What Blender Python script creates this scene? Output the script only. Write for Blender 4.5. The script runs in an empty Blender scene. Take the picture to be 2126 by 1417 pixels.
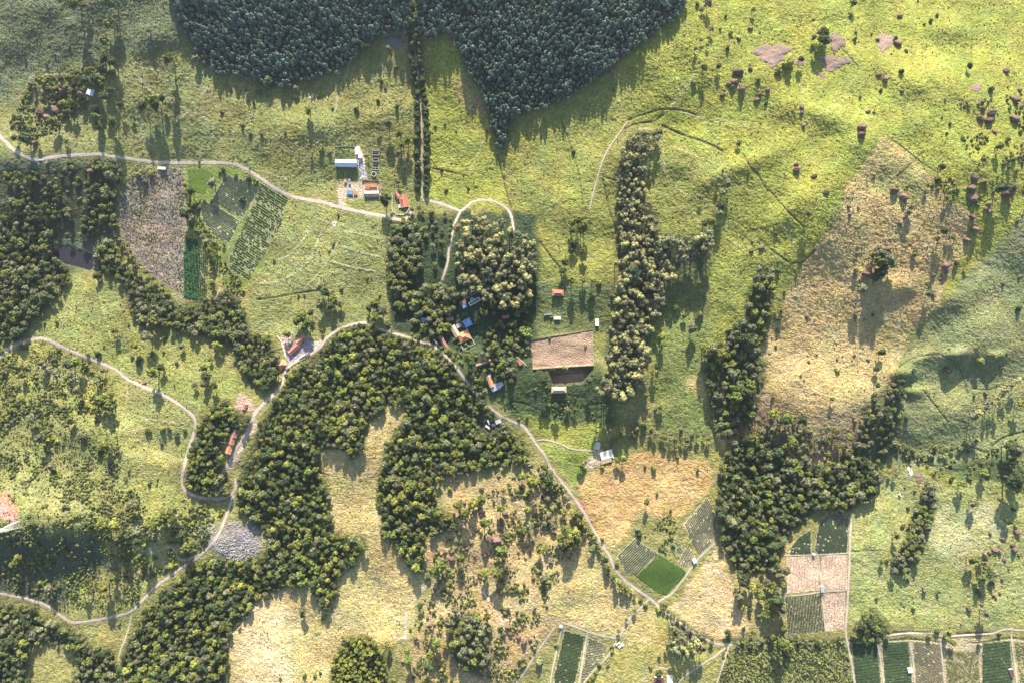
import bpy, math, random
import numpy as np
from math import radians, sin, cos, pi
S = bpy.context.scene
C = S.collection
rng = np.random.default_rng(7); random.seed(7)
# ------------------------------------------------------------------ camera, sun, sky
GSD = 0.55                      # metres on the ground per photograph pixel at height 0
UC, VC = 1063.0, 708.5
HC = 790.0                      # camera height
F = HC / GSD                    # focal length in photograph pixels
cam = bpy.data.cameras.new('camera'); co = bpy.data.objects.new('camera', cam); C.objects.link(co)
co.location = (0, 0, HC); co.rotation_euler = (0, 0, 0)
cam.sensor_width = 36; cam.lens = 36 * F / 2126; cam.clip_start = 5; cam.clip_end = 30000
S.camera = co
SUN_EL = 25.0
w = bpy.data.worlds.new('World'); S.world = w; w.use_nodes = True
nt = w.node_tree; nt.nodes.clear()
sk = nt.nodes.new('ShaderNodeTexSky'); sk.sky_type = 'NISHITA'; sk.sun_disc = False
sk.sun_elevation = radians(SUN_EL); sk.sun_rotation = 0.0; sk.altitude = 900; sk.dust_density = 1.5
bg = nt.nodes.new('ShaderNodeBackground'); bg.inputs[1].default_value = 0.09
wo = nt.nodes.new('ShaderNodeOutputWorld')
nt.links.new(sk.outputs[0], bg.inputs[0]); nt.links.new(bg.outputs[0], wo.inputs[0])
sl = bpy.data.lights.new('sun', 'SUN'); sl.energy = 5.0; sl.angle = radians(0.5); sl.color = (1.0, 0.92, 0.80)
so = bpy.data.objects.new('sun', sl); C.objects.link(so)
so.rotation_euler = (radians(-(90 - SUN_EL)), 0, 0)
S.view_settings.view_transform = 'Standard'; S.view_settings.look = 'None'
S.view_settings.exposure = 1.72; S.view_settings.gamma = 1.0
S.cycles.max_bounces = 4; S.cycles.diffuse_bounces = 2
# ------------------------------------------------------------------ photograph data helpers
TX = [0, 532, 1064, 1596]; TY = [0, 472, 944]
def pts(s, r=None, c=None, n=2):
    """'x y, x y' -> list of tuples; with a tile row/col the numbers are in the tile's 3x enlargement"""
    out = []
    for t in s.replace('\n', ' ').split(','):
        q = [float(x) for x in t.split()]
        if len(q) < n: continue
        if r is not None:
            q = [TX[c] + q[0] / 3.0, TY[r] + q[1] / 3.0] + [x / 3.0 for x in q[2:3]] + q[3:]
        out.append(tuple(q))
    return out
def inside(poly, U, V):
    res = np.zeros(np.shape(U), bool)
    n = len(poly)
    for i in range(n):
        x1, y1 = poly[i][:2]; x2, y2 = poly[(i + 1) % n][:2]
        if y1 == y2: continue
        cond = ((V < y1) != (V < y2)) & (U < (x2 - x1) * (V - y1) / (y2 - y1) + x1)
        res ^= cond
    return res
def vnoise(U, V, cell, seed):
    """smooth value noise in -1..1"""
    r = np.random.default_rng(seed); G = r.uniform(-1, 1, (257, 257))
    x = np.asarray(U) / cell + seed * 3.7; y = np.asarray(V) / cell + seed * 1.3
    xi = np.floor(x).astype(int); yi = np.floor(y).astype(int); fx = x - xi; fy = y - yi
    fx = fx * fx * (3 - 2 * fx); fy = fy * fy * (3 - 2 * fy)
    a = G[yi % 257, xi % 257]; b = G[yi % 257, (xi + 1) % 257]; c_ = G[(yi + 1) % 257, xi % 257]; d = G[(yi + 1) % 257, (xi + 1) % 257]
    return (a * (1 - fx) + b * fx) * (1 - fy) + (c_ * (1 - fx) + d * fx) * fy
def polyline_dist(line, U, V):
    d = np.full(np.shape(U), 1e9)
    for (x1, y1), (x2, y2) in zip([p[:2] for p in line[:-1]], [p[:2] for p in line[1:]]):
        dx, dy = x2 - x1, y2 - y1; L = dx * dx + dy * dy + 1e-9
        t = np.clip(((U - x1) * dx + (V - y1) * dy) / L, 0, 1)
        d = np.minimum(d, np.hypot(U - x1 - t * dx, V - y1 - t * dy))
    return d
def smooth_line(line, n=4):
    P = np.array([p[:2] for p in line], float)
    if len(P) < 3: n = 1
    out = []
    for i in range(len(P) - 1):
        p0 = P[max(i - 1, 0)]; p1 = P[i]; p2 = P[i + 1]; p3 = P[min(i + 2, len(P) - 1)]
        for k in range(n):
            t = k / n
            out.append(tuple(0.5 * (2 * p1 + (p2 - p0) * t + (2 * p0 - 5 * p1 + 4 * p2 - p3) * t * t + (3 * p1 - p0 - 3 * p2 + p3) * t ** 3)))
    out.append(tuple(P[-1])); return out
# ------------------------------------------------------------------ roads and tracks (photograph pixels): name, width px, line
ROADS = [
 ('dirt_road', 8.5, pts('-60 250,-20 268,0 283,20 303,45 322,75 332,120 325,200 320,240 326,330 337,420 338,480 340,510 350,540 370,580 396,620 411,670 420,705 430,760 442,800 450,834 457,848 450,856 438')),
 ('estate_lane', 6, pts('885 415,905 420,925 426,945 434,957 437,968 430,980 420,1000 415,1025 418,1045 428,1058 440,1064 460,1066 478')),
 ('estate_drive', 5.5, pts('957 437,945 462,938 490,932 520,928 550,918 582')),
 ('forest_lane', 4.5, pts('846 -40,849 0,854 45,859 83,864 125,870 167,873 210,875 250,876 330,876 400,880 418')),
 ('dirt_road', 8, pts('-60 760,-10 745,25 720,60 706,90 703,130 720,180 742,240 767,265 787,300 803,340 820,380 845,400 863,406 882,398 912,388 945,380 980,377 1000,385 1018,410 1030,450 1034,478 1026,489 1010,487 992')),
 ('dirt_road', 7, pts('485 1027,475 1055,467 1077,455 1105,443 1124,413 1154,383 1174,350 1197,320 1220,298 1243,280 1262,263 1272,240 1279,217 1283,185 1288,153 1291,127 1278,100 1258,75 1248,53 1241,25 1236,0 1231,-60 1222')),
 ('dirt_track', 4, pts('273 1276,268 1300,260 1325,250 1350,246 1372')),
 ('dirt_track', 6, pts('345 1134,358 1138,367 1151,372 1160,392 1160,412 1150')),
 ('dirt_road', 9, pts('569 818,556 828,541 844,529 856,526 868,519 884,511 903,494 925,485 942,474 962,464 980')),
 ('dirt_road', 7, pts('525 866,540 845,556 828,569 818,580 804,586 796,589 782,597 763,615 749,632 742,645 735,666 718,676 704,692 691,713 679,740 672,760 670,774 676,795 685,825 694,850 701,872 709,895 716,919 733,939 753,962 782,979 805,999 829,1025 852,1052 869,1084 883,1101 902,1114 922,1131 944,1144 971,1164 997,1187 1027,1211 1061,1231 1097,1251 1131,1267 1157,1277 1181,1297 1204,1324 1224,1348 1241,1364 1254,1391 1278,1424 1301,1461 1324,1490 1336,1520 1337')),
 ('dirt_track', 6, pts('1366 1249,1380 1240,1398 1228,1428 1188,1448 1161,1484 1126')),
 ('dirt_track', 6, pts('1348 1242,1331 1261,1311 1278,1296 1300,1285 1322,1268 1322,1247 1318,1214 1308,1190 1299,1167 1291')),
 ('dirt_track', 5, pts('1514 1337,1490 1357,1464 1374,1428 1398,1408 1417,1400 1440')),
 ('dirt_track', 4, pts('1514 1337,1506 1362,1498 1388,1489 1417,1482 1450')),
 ('dirt_track', 5, pts('1154 1298,1137 1322,1114 1354,1098 1380,1084 1401,1068 1420,1050 1445')),
 ('dirt_track', 4.5, pts('1114 914,1128 912,1145 915,1165 921,1180 929,1200 933,1235 935')),
 ('dirt_track', 6, pts('1767 1070,1766 1100,1764 1150,1761 1228,1757 1290,1756 1314,1763 1350,1770 1385,1777 1440')),
 ('dirt_track', 3.5, pts('1628 1152,1690 1151,1762 1147')), ('dirt_track', 3.5, pts('1698 1150,1703 1190,1706 1218')),
 ('dirt_track', 3.5, pts('1626 1238,1680 1232,1708 1228,1760 1225')), ('dirt_track', 3, pts('1706 1228,1710 1270,1714 1310')),
 ('dirt_track', 4.5, pts('1889 1331,1893 1355,1897 1385,1901 1440')),
 ('dirt_track', 4.5, pts('2099 1316,2103 1350,2108 1385,2114 1440')),
 ('dirt_track', 3.5, pts('1822 1337,1829 1375,1837 1440')), ('dirt_track', 4, pts('1953 1333,1957 1375,1963 1440')),
 ('dirt_road', 5, pts('1842 1319,1880 1314,1925 1313,1960 1320,2000 1318,2060 1313,2090 1305,2126 1308,2190 1305')),
 ('dirt_track', 3.2, pts('1224 436,1232 400,1241 367,1250 338,1261 313,1276 290,1291 270,1302 252')),
 ('dirt_track', 5, pts('707 434,709 420,712 402,716 394')),
 ('dirt_track', 4.5, pts('1220 1312,1213 1350,1207 1385,1198 1440')),
 ('dirt_track', 4, pts('1280 1328,1268 1352,1250 1375,1230 1395,1210 1420')),
]
ROADS = [(n, w_ * (.55 if n == 'forest_lane' else .74), l) for n, w_, l in ROADS]
ROADS += [('dirt_track', 3, pts('1167 1300,1158 1340,1149 1380,1140 1430'))]
# faint worn trails, ditches: (colour key, width px, line)
TRAILS = [
 ('straw', 1.6, pts('0 0,0 1')),
 ('trail', 2.4, pts('860 470,900 530,960 580,1040 610,1100 650,1180 690,1250 720,1330 770', 0, 0)),
 ('trail', 2.2, pts('1130 440,1200 510,1280 560,1200 640,1180 690,1100 750', 0, 0)), ('trail', 2, pts('1280 560,1350 500', 0, 0)),
 ('trail', 2.4, pts('0 600,100 620,160 560,200 470,330 465,480 455,520 430,620 395', 0, 0)),
 ('trail', 2, pts('880 740,880 830,920 890,960 910', 0, 0)), ('trail', 2.2, pts('1100 800,1180 810,1240 860,1340 850', 0, 0)),
 ('trail', 2.2, pts('1440 900,1460 800,1520 750,1600 720', 0, 0)), ('trail', 1.6, pts('1510 560,1530 650,1560 760,1570 900', 0, 0)),
 ('trail', 2.4, pts('720 400,830 395,920 430,1090 440,1200 410', 0, 0)),
 ('trail', 2.6, pts('590 340,570 440,520 560,500 650,480 760,420 840,270 1030', 0, 1)), ('trail', 3, pts('360 870,480 860,600 860', 0, 1)),
 ('trail', 1.8, pts('20 1060,200 1120', 0, 1)), ('trail', 1.6, pts('0 340,60 330,190 240,240 170,300 60,350 0', 1, 1)),
 ('ridge', 2.6, pts('120 207,200 180,260 120,300 70,325 0', 1, 1)), ('ridge', 2.8, pts('10 350,100 345,200 310,280 260,330 200,380 100,410 20', 1, 1)),
 ('ridge', 2.4, pts('520 120,600 140,680 165,780 185', 1, 1)), ('ridge', 2.4, pts('470 215,560 240,650 260,745 275', 1, 1)), ('ridge', 2.2, pts('550 25,620 35,700 55,780 75', 1, 1)),
 ('ridge', 2.2, pts('300 380,380 300,440 220,490 130,530 60', 1, 1)), ('ditch', 2.6, pts('0 450,100 440,270 410,420 390', 1, 1)),
 ('ditch', 2.2, pts('1100 1050,1290 1090,1330 1100', 0, 1)), ('trail', 2, pts('1420 860,1380 960,1330 1060,1330 1110', 0, 1)),
 ('ditch', 2.0, pts('1500 960,1530 1080,1560 1200,1590 1300', 0, 1)),
 ('trail', 1.8, pts('640 570,680 660,700 740', 0, 2)), ('ditch', 1.5, pts('300 740,380 960,420 1120,440 1280', 0, 2)),
 ('ditch', 3.6, pts('700 805,760 775,830 765,890 755,935 715', 0, 2)), ('ditch', 3, pts('720 750,800 720,900 690,960 682,1050 690,1150 720', 0, 2)),
 ('trail', 2.6, pts('1020 680,1150 725,1280 760,1400 770,1596 800', 0, 2)), ('ditch', 4.5, pts('935 785,1010 820,1100 855,1180 880,1250 910,1310 945', 0, 2)),
 ('trail', 3.2, pts('985 670,1030 600,1080 540,1130 470,1165 430', 0, 2)), ('straw', 3, pts('1000 915,1080 945,1170 985,1250 1010', 0, 2)), ('straw', 3, pts('960 990,1050 1010,1150 1060,1200 1090', 0, 2)),
 ('trail', 4, pts('940 930,950 1060,980 1120,1060 1200,1100 1210', 0, 2)), ('trail', 3, pts('680 880,760 810,850 800,900 820,920 870', 0, 2)),
 ('ditch', 2, pts('555 1100,620 1120,660 1130', 0, 2)), ('ditch', 2.2, pts('560 1110,580 1200,610 1330,640 1417', 0, 2)),
 ('ditch', 3, pts('1440 960,1480 1040,1530 1090,1570 1160,1596 1200', 0, 2)), ('ditch', 1.8, pts('0 1310,80 1410', 0, 2)), ('ditch', 1.8, pts('160 80,230 170,300 260', 1, 2)),
 ('ditch', 1.8, pts('300 210,450 300,560 420', 0, 3)), ('ditch', 2.2, pts('0 1180,60 1250,130 1330,220 1417', 0, 3)),
 ('ditch', 2, pts('740 850,850 930,960 1020,1060 1080', 0, 3)), ('straw', 2.5, pts('690 870,735 848,830 900,980 1020,1080 1085', 0, 3)),
 ('ditch', 2, pts('960 950,900 1010,800 1100', 0, 3)), ('trail', 1.8, pts('250 780,350 700,410 630,480 580', 0, 3)),
 ('straw', 2.6, pts('590 290,610 380,640 500,670 620,690 690', 1, 0)), ('straw', 2.2, pts('790 980,790 1060,760 1200,740 1300', 1, 0)), ('trail', 2, pts('880 1190,1000 1200,1180 1225', 1, 0)),
 ('trail', 2, pts('480 120,640 190,760 240,830 300,850 380,960 450,1080 500', 1, 0)), ('trail', 2.5, pts('1110 1040,1180 1080,1240 1100,1230 1150', 1, 0)),
 ('pale', 2.6, pts('1330 460,1370 380,1380 290', 1, 0)), ('trail', 3, pts('1155 590,1165 680', 1, 0)),
 ('straw', 3, pts('820 560,880 590,960 600,1040 570', 2, 0)), ('trail', 2, pts('1050 300,1100 200', 2, 0)),
 ('straw', 3, pts('670 350,700 420,730 500', 2, 1)), ('straw', 3.2, pts('680 650,620 760,580 860,570 960,590 1060', 2, 1)),
 ('straw', 2.4, pts('760 850,820 780,880 740', 2, 1)), ('straw', 2.4, pts('800 900,880 790,960 740', 2, 1)), ('straw', 2.4, pts('870 1130,880 1020,930 900,1080 790', 2, 1)),
 ('straw', 2.6, pts('840 960,900 840,980 770', 2, 1)), ('pale', 5, pts('940 960,930 1040,930 1130', 2, 1)), ('pale', 3, pts('1080 790,1020 860,960 930', 2, 1)), ('pale', 4, pts('850 1150,930 1135', 2, 1)),
 ('straw', 2.6, pts('880 1130,885 1200,840 1340', 2, 1)), ('straw', 3.4, pts('650 960,640 1030,570 1110,510 1180', 2, 1)),
 ('trail', 3, pts('1140 760,1230 755,1350 770,1400 820,1450 900,1500 980,1550 1080', 2, 1)), ('pale', 3, pts('1400 840,1450 900,1500 970,1550 1085', 2, 1)),
 ('ditch', 2.2, pts('380 1160,440 1115,540 1095,620 1090', 1, 2)), ('ditch', 2.4, pts('0 1080,90 1100,170 1140', 1, 2)),
 ('ditch', 1.6, pts('180 100,240 190,300 255', 1, 2)), ('trail', 2, pts('130 350,200 340,270 310', 1, 2)),
 ('straw', 2.6, pts('680 1180,720 1270,780 1400', 2, 2)), ('pale', 3.6, pts('870 1298,930 1320,990 1335', 2, 2)), ('pale', 3, pts('800 1400,830 1380', 2, 2)),
 ('trail', 2, pts('20 1070,180 1030,300 1030', 2, 2)), ('pale', 4, pts('1230 700,1320 760', 2, 2)),
 ('trail', 1.8, pts('100 0,160 130,190 210', 1, 3)), ('ditch', 2.4, pts('0 130,60 170,130 220,220 210,290 140', 1, 3)), ('ditch', 2, pts('810 870,900 810,1020 790,1080 790', 1, 3)),
 ('straw', 3, pts('1400 420,1450 520,1510 620,1550 740', 1, 3)), ('ditch', 2, pts('1080 800,1150 830,1170 880', 1, 3)), ('straw', 2, pts('1100 1200,1180 1190,1260 1165', 1, 3)),
 ('ditch', 2.2, pts('960 1010,1040 1110,1110 1200', 1, 3)), ('ditch', 2, pts('1270 1000,1350 1010,1440 990', 1, 3)), ('ditch', 1.8, pts('1170 830,1210 930,1240 1030', 1, 3)),
 ('ditch', 3.4, pts('1130 1390,1240 1360,1360 1400,1400 1350,1480 1300,1590 1270', 1, 3)), ('straw', 1.8, pts('1140 310,1250 290,1330 270', 1, 3)),
 ('ditch', 3.6, pts('980 60,1050 70,1100 70,1170 100,1250 80,1300 40,1290 0', 2, 3)), ('straw', 1.8, pts('1210 500,1330 410,1480 290', 2, 3)), ('straw', 1.6, pts('980 470,1100 510,1250 600', 2, 3)),
 ('trail', 2.4, pts('740 750,790 640,780 580', 2, 3)), ('ditch', 1.6, pts('510 600,700 590', 2, 3)), ('trail', 2, pts('880 790,960 860,1010 930', 2, 3)),
 ('ditch', 4.0, pts('740 1108,860 1102,990 1108', 2, 3)), ('ditch', 4.0, pts('1170 1115,1290 1108,1400 1108', 2, 3)), ('ditch', 3.4, pts('500 1155,680 1165,870 1145,1060 1165', 2, 3)), ('ditch', 3.4, pts('1240 1170,1330 1165,1500 1140,1590 1150', 2, 3)),
 ('ditch', 3, pts('60 1190,200 1160,380 1170,470 1150', 2, 3)),
]
TRAILS = TRAILS[1:]
# land cover, later ones lie over earlier ones: (colour key, feather px, polygon)
COVER = [
 ('hazegreen', 40, pts('-200 -200,420 -200,430 60,330 120,200 130,60 170,-200 330')),  # greyed in colour for the haze over this hill
 ('olive', 25, pts('60 170,330 120,440 150,440 340,-80 330,-60 240')),
 ('shadegreen', 20, pts('-200 300,60 330,240 330,240 480,200 560,-200 620')),  # ground darkened and blued in colour for the shade on this slope
 ('olive2', 12, pts('540 180,860 80,870 450,560 390,440 340')),
 ('lime', 10, pts('884 76,935 70,960 120,1000 220,1035 310,1066 440,885 418')),
 ('tanlime', 14, pts('950 150,985 170,1008 225,1000 245,960 230,940 190')),
 ('limeolive', 12, pts('1040 240,1290 150,1330 260,1280 360,1280 585,1110 590,1070 440,1040 330')),
 ('lime', 30, pts('1290 130,1430 -100,2400 -100,2400 480,2060 560,1960 620,1840 290,1640 600,1530 560,1500 420,1330 260')),
 ('limeolive', 30, pts('1330 270,1520 340,1560 560,1500 520,1380 500,1340 420')),
 ('midgreen', 12, pts('1370 500,1500 470,1480 640,1380 650')),
 ('midgreen2', 14, pts('1340 640,1470 640,1480 900,1370 900')),
 ('limetan', 14, pts('1470 560,1500 380,1640 560,1600 680,1560 740,1480 740')),
 ('tan', 7, pts('1835 285,1880 320,1925 360,1960 400,2010 440,2010 520,1975 560,1945 640,1905 680,1875 720,1865 770,1840 830,1830 900,1810 960,1600 960,1590 890,1545 800,1570 720,1600 680,1640 600,1700 500,1745 450,1760 380')),
 ('olivetan', 20, pts('1840 310,1890 340,1930 390,1900 420,1800 400')),
 ('shadetan', 26, pts('1640 840,1810 850,1800 960,1610 950,1540 900,1550 800')),  # tan darkened in colour where the ridge slope turns from the sun
 ('tan', 10, pts('1420 780,1530 760,1560 900,1500 940,1480 850')),
 ('softgreen', 8, pts('2126 440,2400 400,2400 1000,1860 970,1830 900,1850 830,1870 770,1885 720,1920 680,1950 640,1990 575,2060 520')),
 ('softlime', 18, pts('2000 660,2070 640,2110 700,2100 760,2040 740,1990 720')),
 ('softlime', 12, pts('1880 800,1960 735,1985 780,2020 880,1960 880,1940 840')),
 ('softlime', 16, pts('2010 880,2070 800,2126 780,2126 950,1960 960')),
 ('lush', 10, pts('2000 960,2126 930,2126 1010,1960 1010,1940 970')),
 ('lush', 16, pts('930 600,1110 600,1110 700,1250 760,1290 880,1230 880,1060 860,990 810,930 720')),  # estate lawn greens darkened in colour for the shade lying over them
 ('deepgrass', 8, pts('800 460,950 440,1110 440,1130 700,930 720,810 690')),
 ('midgreen', 10, pts('1120 585,1275 585,1270 690,1110 700')),
 ('lime', 5, pts('1076 853,1100 860,1180 885,1250 875,1258 925,1240 940,1180 930,1130 915,1100 880')),
 ('grassgreen', 4, pts('1115 918,1150 922,1235 940,1215 985,1195 1003,1175 1005,1150 970')),
 ('midolive', 10, pts('600 410,705 432,812 462,808 690,680 690,620 700,540 680,520 600,560 540')),
 ('westgreen', 14, pts('160 560,190 590,240 600,280 680,380 700,480 760,520 820,430 840,420 880,410 870,370 830,230 760,80 700,40 705,110 640')),
 ('westlime', 16, pts('-200 740,60 712,110 712,240 775,380 855,400 880,375 1000,385 1030,485 1035,450 1110,350 1190,200 1110,-200 1100')),
 ('westolive', 6, pts('262 800,300 805,380 858,400 885,372 1000,240 1000,250 900')),
 ('scrubgreen', 30, pts('-200 820,100 840,240 930,300 1080,200 1120,-200 1110')),
 ('redsoil', 8, pts('-200 1020,25 1020,32 1045,35 1075,20 1080,-10 1070,-200 1080')),
 ('shadedscrub', 20, pts('-200 1110,200 1110,240 1180,260 1250,120 1260,0 1235,-200 1230')),  # scrub ground darkened in colour for the hill's shadow below the pylon
 ('westolive', 12, pts('200 1180,350 1190,290 1240,250 1270,140 1280,130 1250')),
 ('straw', 7, pts('662 935,760 925,775 880,800 850,850 825,840 870,812 900,800 945,785 1000,790 1060,798 1105,835 1140,850 1180,890 1205,860 1260,852 1320,790 1345,770 1330,720 1325,690 1380,680 1440,465 1440,475 1300,500 1270,560 1230,640 1210,660 1240,690 1230,700 1190,745 1150,765 1120,735 1112,690 1110,680 1020')),
 ('palestraw', 24, pts('540 1220,590 1260,600 1440,500 1440,480 1300')),
 ('ochre', 40, pts('930 970,1010 990,1120 960,1200 1030,1250 1120,1290 1210,1340 1250,1290 1310,1170 1290,1110 1360,1060 1440,850 1440,850 1330,900 1200,850 1150,910 1090')),
 ('straw', 8, pts('1205 1110,1250 1140,1275 1190,1345 1248,1285 1325,1165 1285,1110 1285,1130 1220,1190 1180')),
 ('orange', 5, pts('1198 1003,1225 975,1262 962,1300 942,1380 935,1475 962,1480 1010,1425 1068,1390 1085,1350 1065,1330 1060,1272 1140,1250 1120,1215 1060')),
 ('straworange', 6, pts('1486 1132,1510 1180,1530 1230,1560 1290,1545 1322,1480 1328,1440 1305,1385 1262,1420 1230')),
 ('strawgreen', 12, pts('1350 1255,1400 1290,1480 1340,1400 1440,1200 1440,1265 1370,1290 1330')),
 ('straw', 10, pts('1300 1300,1340 1265,1365 1300,1340 1340,1290 1345')),
 ('tangreen', 16, pts('1500 960,1620 930,1700 960,1640 1140,1625 1330,1560 1320,1530 1200,1490 1130')),
 ('meadow', 6, pts('1770 1070,1800 1030,1840 985,1900 970,1960 1010,2000 1000,2126 1000,2400 1000,2400 1310,2080 1300,1960 1310,1760 1308')),
 ('meadowpale', 20, pts('1930 1060,2060 1040,2100 1120,1990 1180,1930 1130')),
 ('lime', 14, pts('1900 960,1970 990,2020 995,2000 1010,1930 1000')),
 ('westolive', 10, pts('60 1340,100 1325,160 1350,150 1420,80 1440,50 1400')),
 ('stubble', 6, pts('1500 1338,1757 1326,1778 1440,1480 1440')),
 ('fieldsoil', 3, pts('1767 1330,2200 1322,2200 1440,1780 1440')),
 ('fallow', 5, pts('262 384,285 356,380 345,386 470,380 622,345 595,300 560,262 510,240 440')),
 ('soilgreen', 5, pts('385 340,480 342,600 410,605 425,575 480,540 560,505 605,470 600,440 560,400 480,385 440')),
 ('yard', 5, pts('697 388,720 372,735 378,756 376,790 376,790 412,733 412,722 404,718 434,702 430,700 400')),
 ('pale', 5, pts('708 396,720 396,718 436,703 432')), ('pale', 3, pts('735 305,748 305,753 326,760 350,764 372,748 372,742 340')),
 ('lawn', 2, pts('695 306,737 306,738 378,696 372')),
 ('greyyard', 3, pts('630 690,648 708,648 730,632 740,600 752,590 735,605 715')), ('pinkearth', 6, pts('590 688,612 692,600 712,592 740,583 730')),
 ('pale', 3, pts('646 710,665 705,676 703,668 716,650 726')),
 ('pinkearth', 5, pts('497 817,520 830,528 845,520 852,500 850,484 845,495 835')),
 ('paleearth', 5, pts('530 866,545 880,520 905,500 940,488 965,470 975,480 945,500 915,512 890')),
 ('paleearth', 4, pts('1236 935,1250 930,1248 965,1225 975,1215 960')),
 ('shadedscrub', 6, pts('335 1040,0 0,1 1')),
 ('greyrock', 20, pts('440 1085,540 1085,540 1160,490 1165,430 1140')),
 ('redsoil', 3, pts('1190 1030,1212 1040,1232 1095,1222 1090,1205 1060')),
]
FORESTFLOOR = []
# stands of trees that read as one mass: (label, spacing px, radius px, crown set, polygons, holes)
P_NW = pts('335 -60,848 -60,852 30,846 66,800 68,760 95,718 138,672 155,600 175,555 183,520 158,452 152,415 120,393 80,372 40')
P_NE = pts('862 -60,1435 -60,1424 8,1398 40,1368 60,1330 92,1290 122,1258 152,1215 180,1170 205,1120 228,1064 238,1054 288,1034 312,1029 283,1012 233,995 185,968 150,952 100,932 62,900 78,878 78,866 60')
P_C = pts('598 782,632 750,668 722,690 690,716 678,742 670,774 676,795 684,850 702,895 716,922 736,942 756,964 786,984 812,1016 850,1040 866,1058 892,1092 924,1104 948,1072 962,1012 970,960 985,930 985,898 1000,902 1050,940 1068,948 1088,915 1106,880 1118,878 1150,876 1186,858 1194,836 1160,816 1128,796 1108,787 1060,783 1000,792 950,812 905,840 872,845 832,818 838,788 850,762 880,754 930,738 952,720 935,698 930,664 936,664 975,680 1020,682 1075,692 1108,738 1113,764 1124,742 1152,738 1176,702 1190,698 1232,680 1272,660 1248,640 1214,598 1212,556 1234,524 1250,502 1290,476 1308,466 1360,470 1480,215 1480,246 1390,262 1335,285 1290,300 1265,330 1232,380 1188,430 1160,480 1162,545 1150,560 1110,522 1082,498 1050,492 1000,514 950,532 900,548 858,576 822')
P_SW = pts('-60 1246,0 1248,60 1265,110 1290,150 1310,180 1320,190 1345,240 1352,238 1400,222 1480,-60 1480')
P_SWH = pts('58 1345,100 1328,158 1352,150 1420,80 1440,50 1400')
P_W = pts('-60 440,0 425,40 415,80 450,108 485,102 520,118 545,148 556,142 588,118 612,98 640,62 666,44 700,12 708,-60 720')
P_D = pts('232 490,262 548,302 594,372 632,440 618,482 600,504 640,522 688,562 702,580 742,572 790,556 812,520 800,505 770,482 722,440 704,382 684,300 672,262 642,264 602,226 562,198 580,200 545,206 510')
P_F = pts('386 1000,396 935,420 880,436 842,470 832,492 852,522 868,512 888,472 902,458 930,464 958,442 980,478 1000,482 1016,450 1026,402 1022')
P_SE = pts('1508 935,1560 905,1598 905,1640 955,1702 965,1752 942,1808 952,1828 992,1804 1036,1762 1060,1702 1052,1672 1080,1640 1108,1620 1152,1598 1182,1560 1195,1532 1190,1502 1130,1500 1080,1488 1000')
P_K = pts('714 1322,764 1316,788 1352,800 1400,802 1480,676 1480,690 1378')
P_L = pts('110 350,200 340,236 380,236 470,200 500,150 480,110 500,40 410,0 400,0 360')
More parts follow.
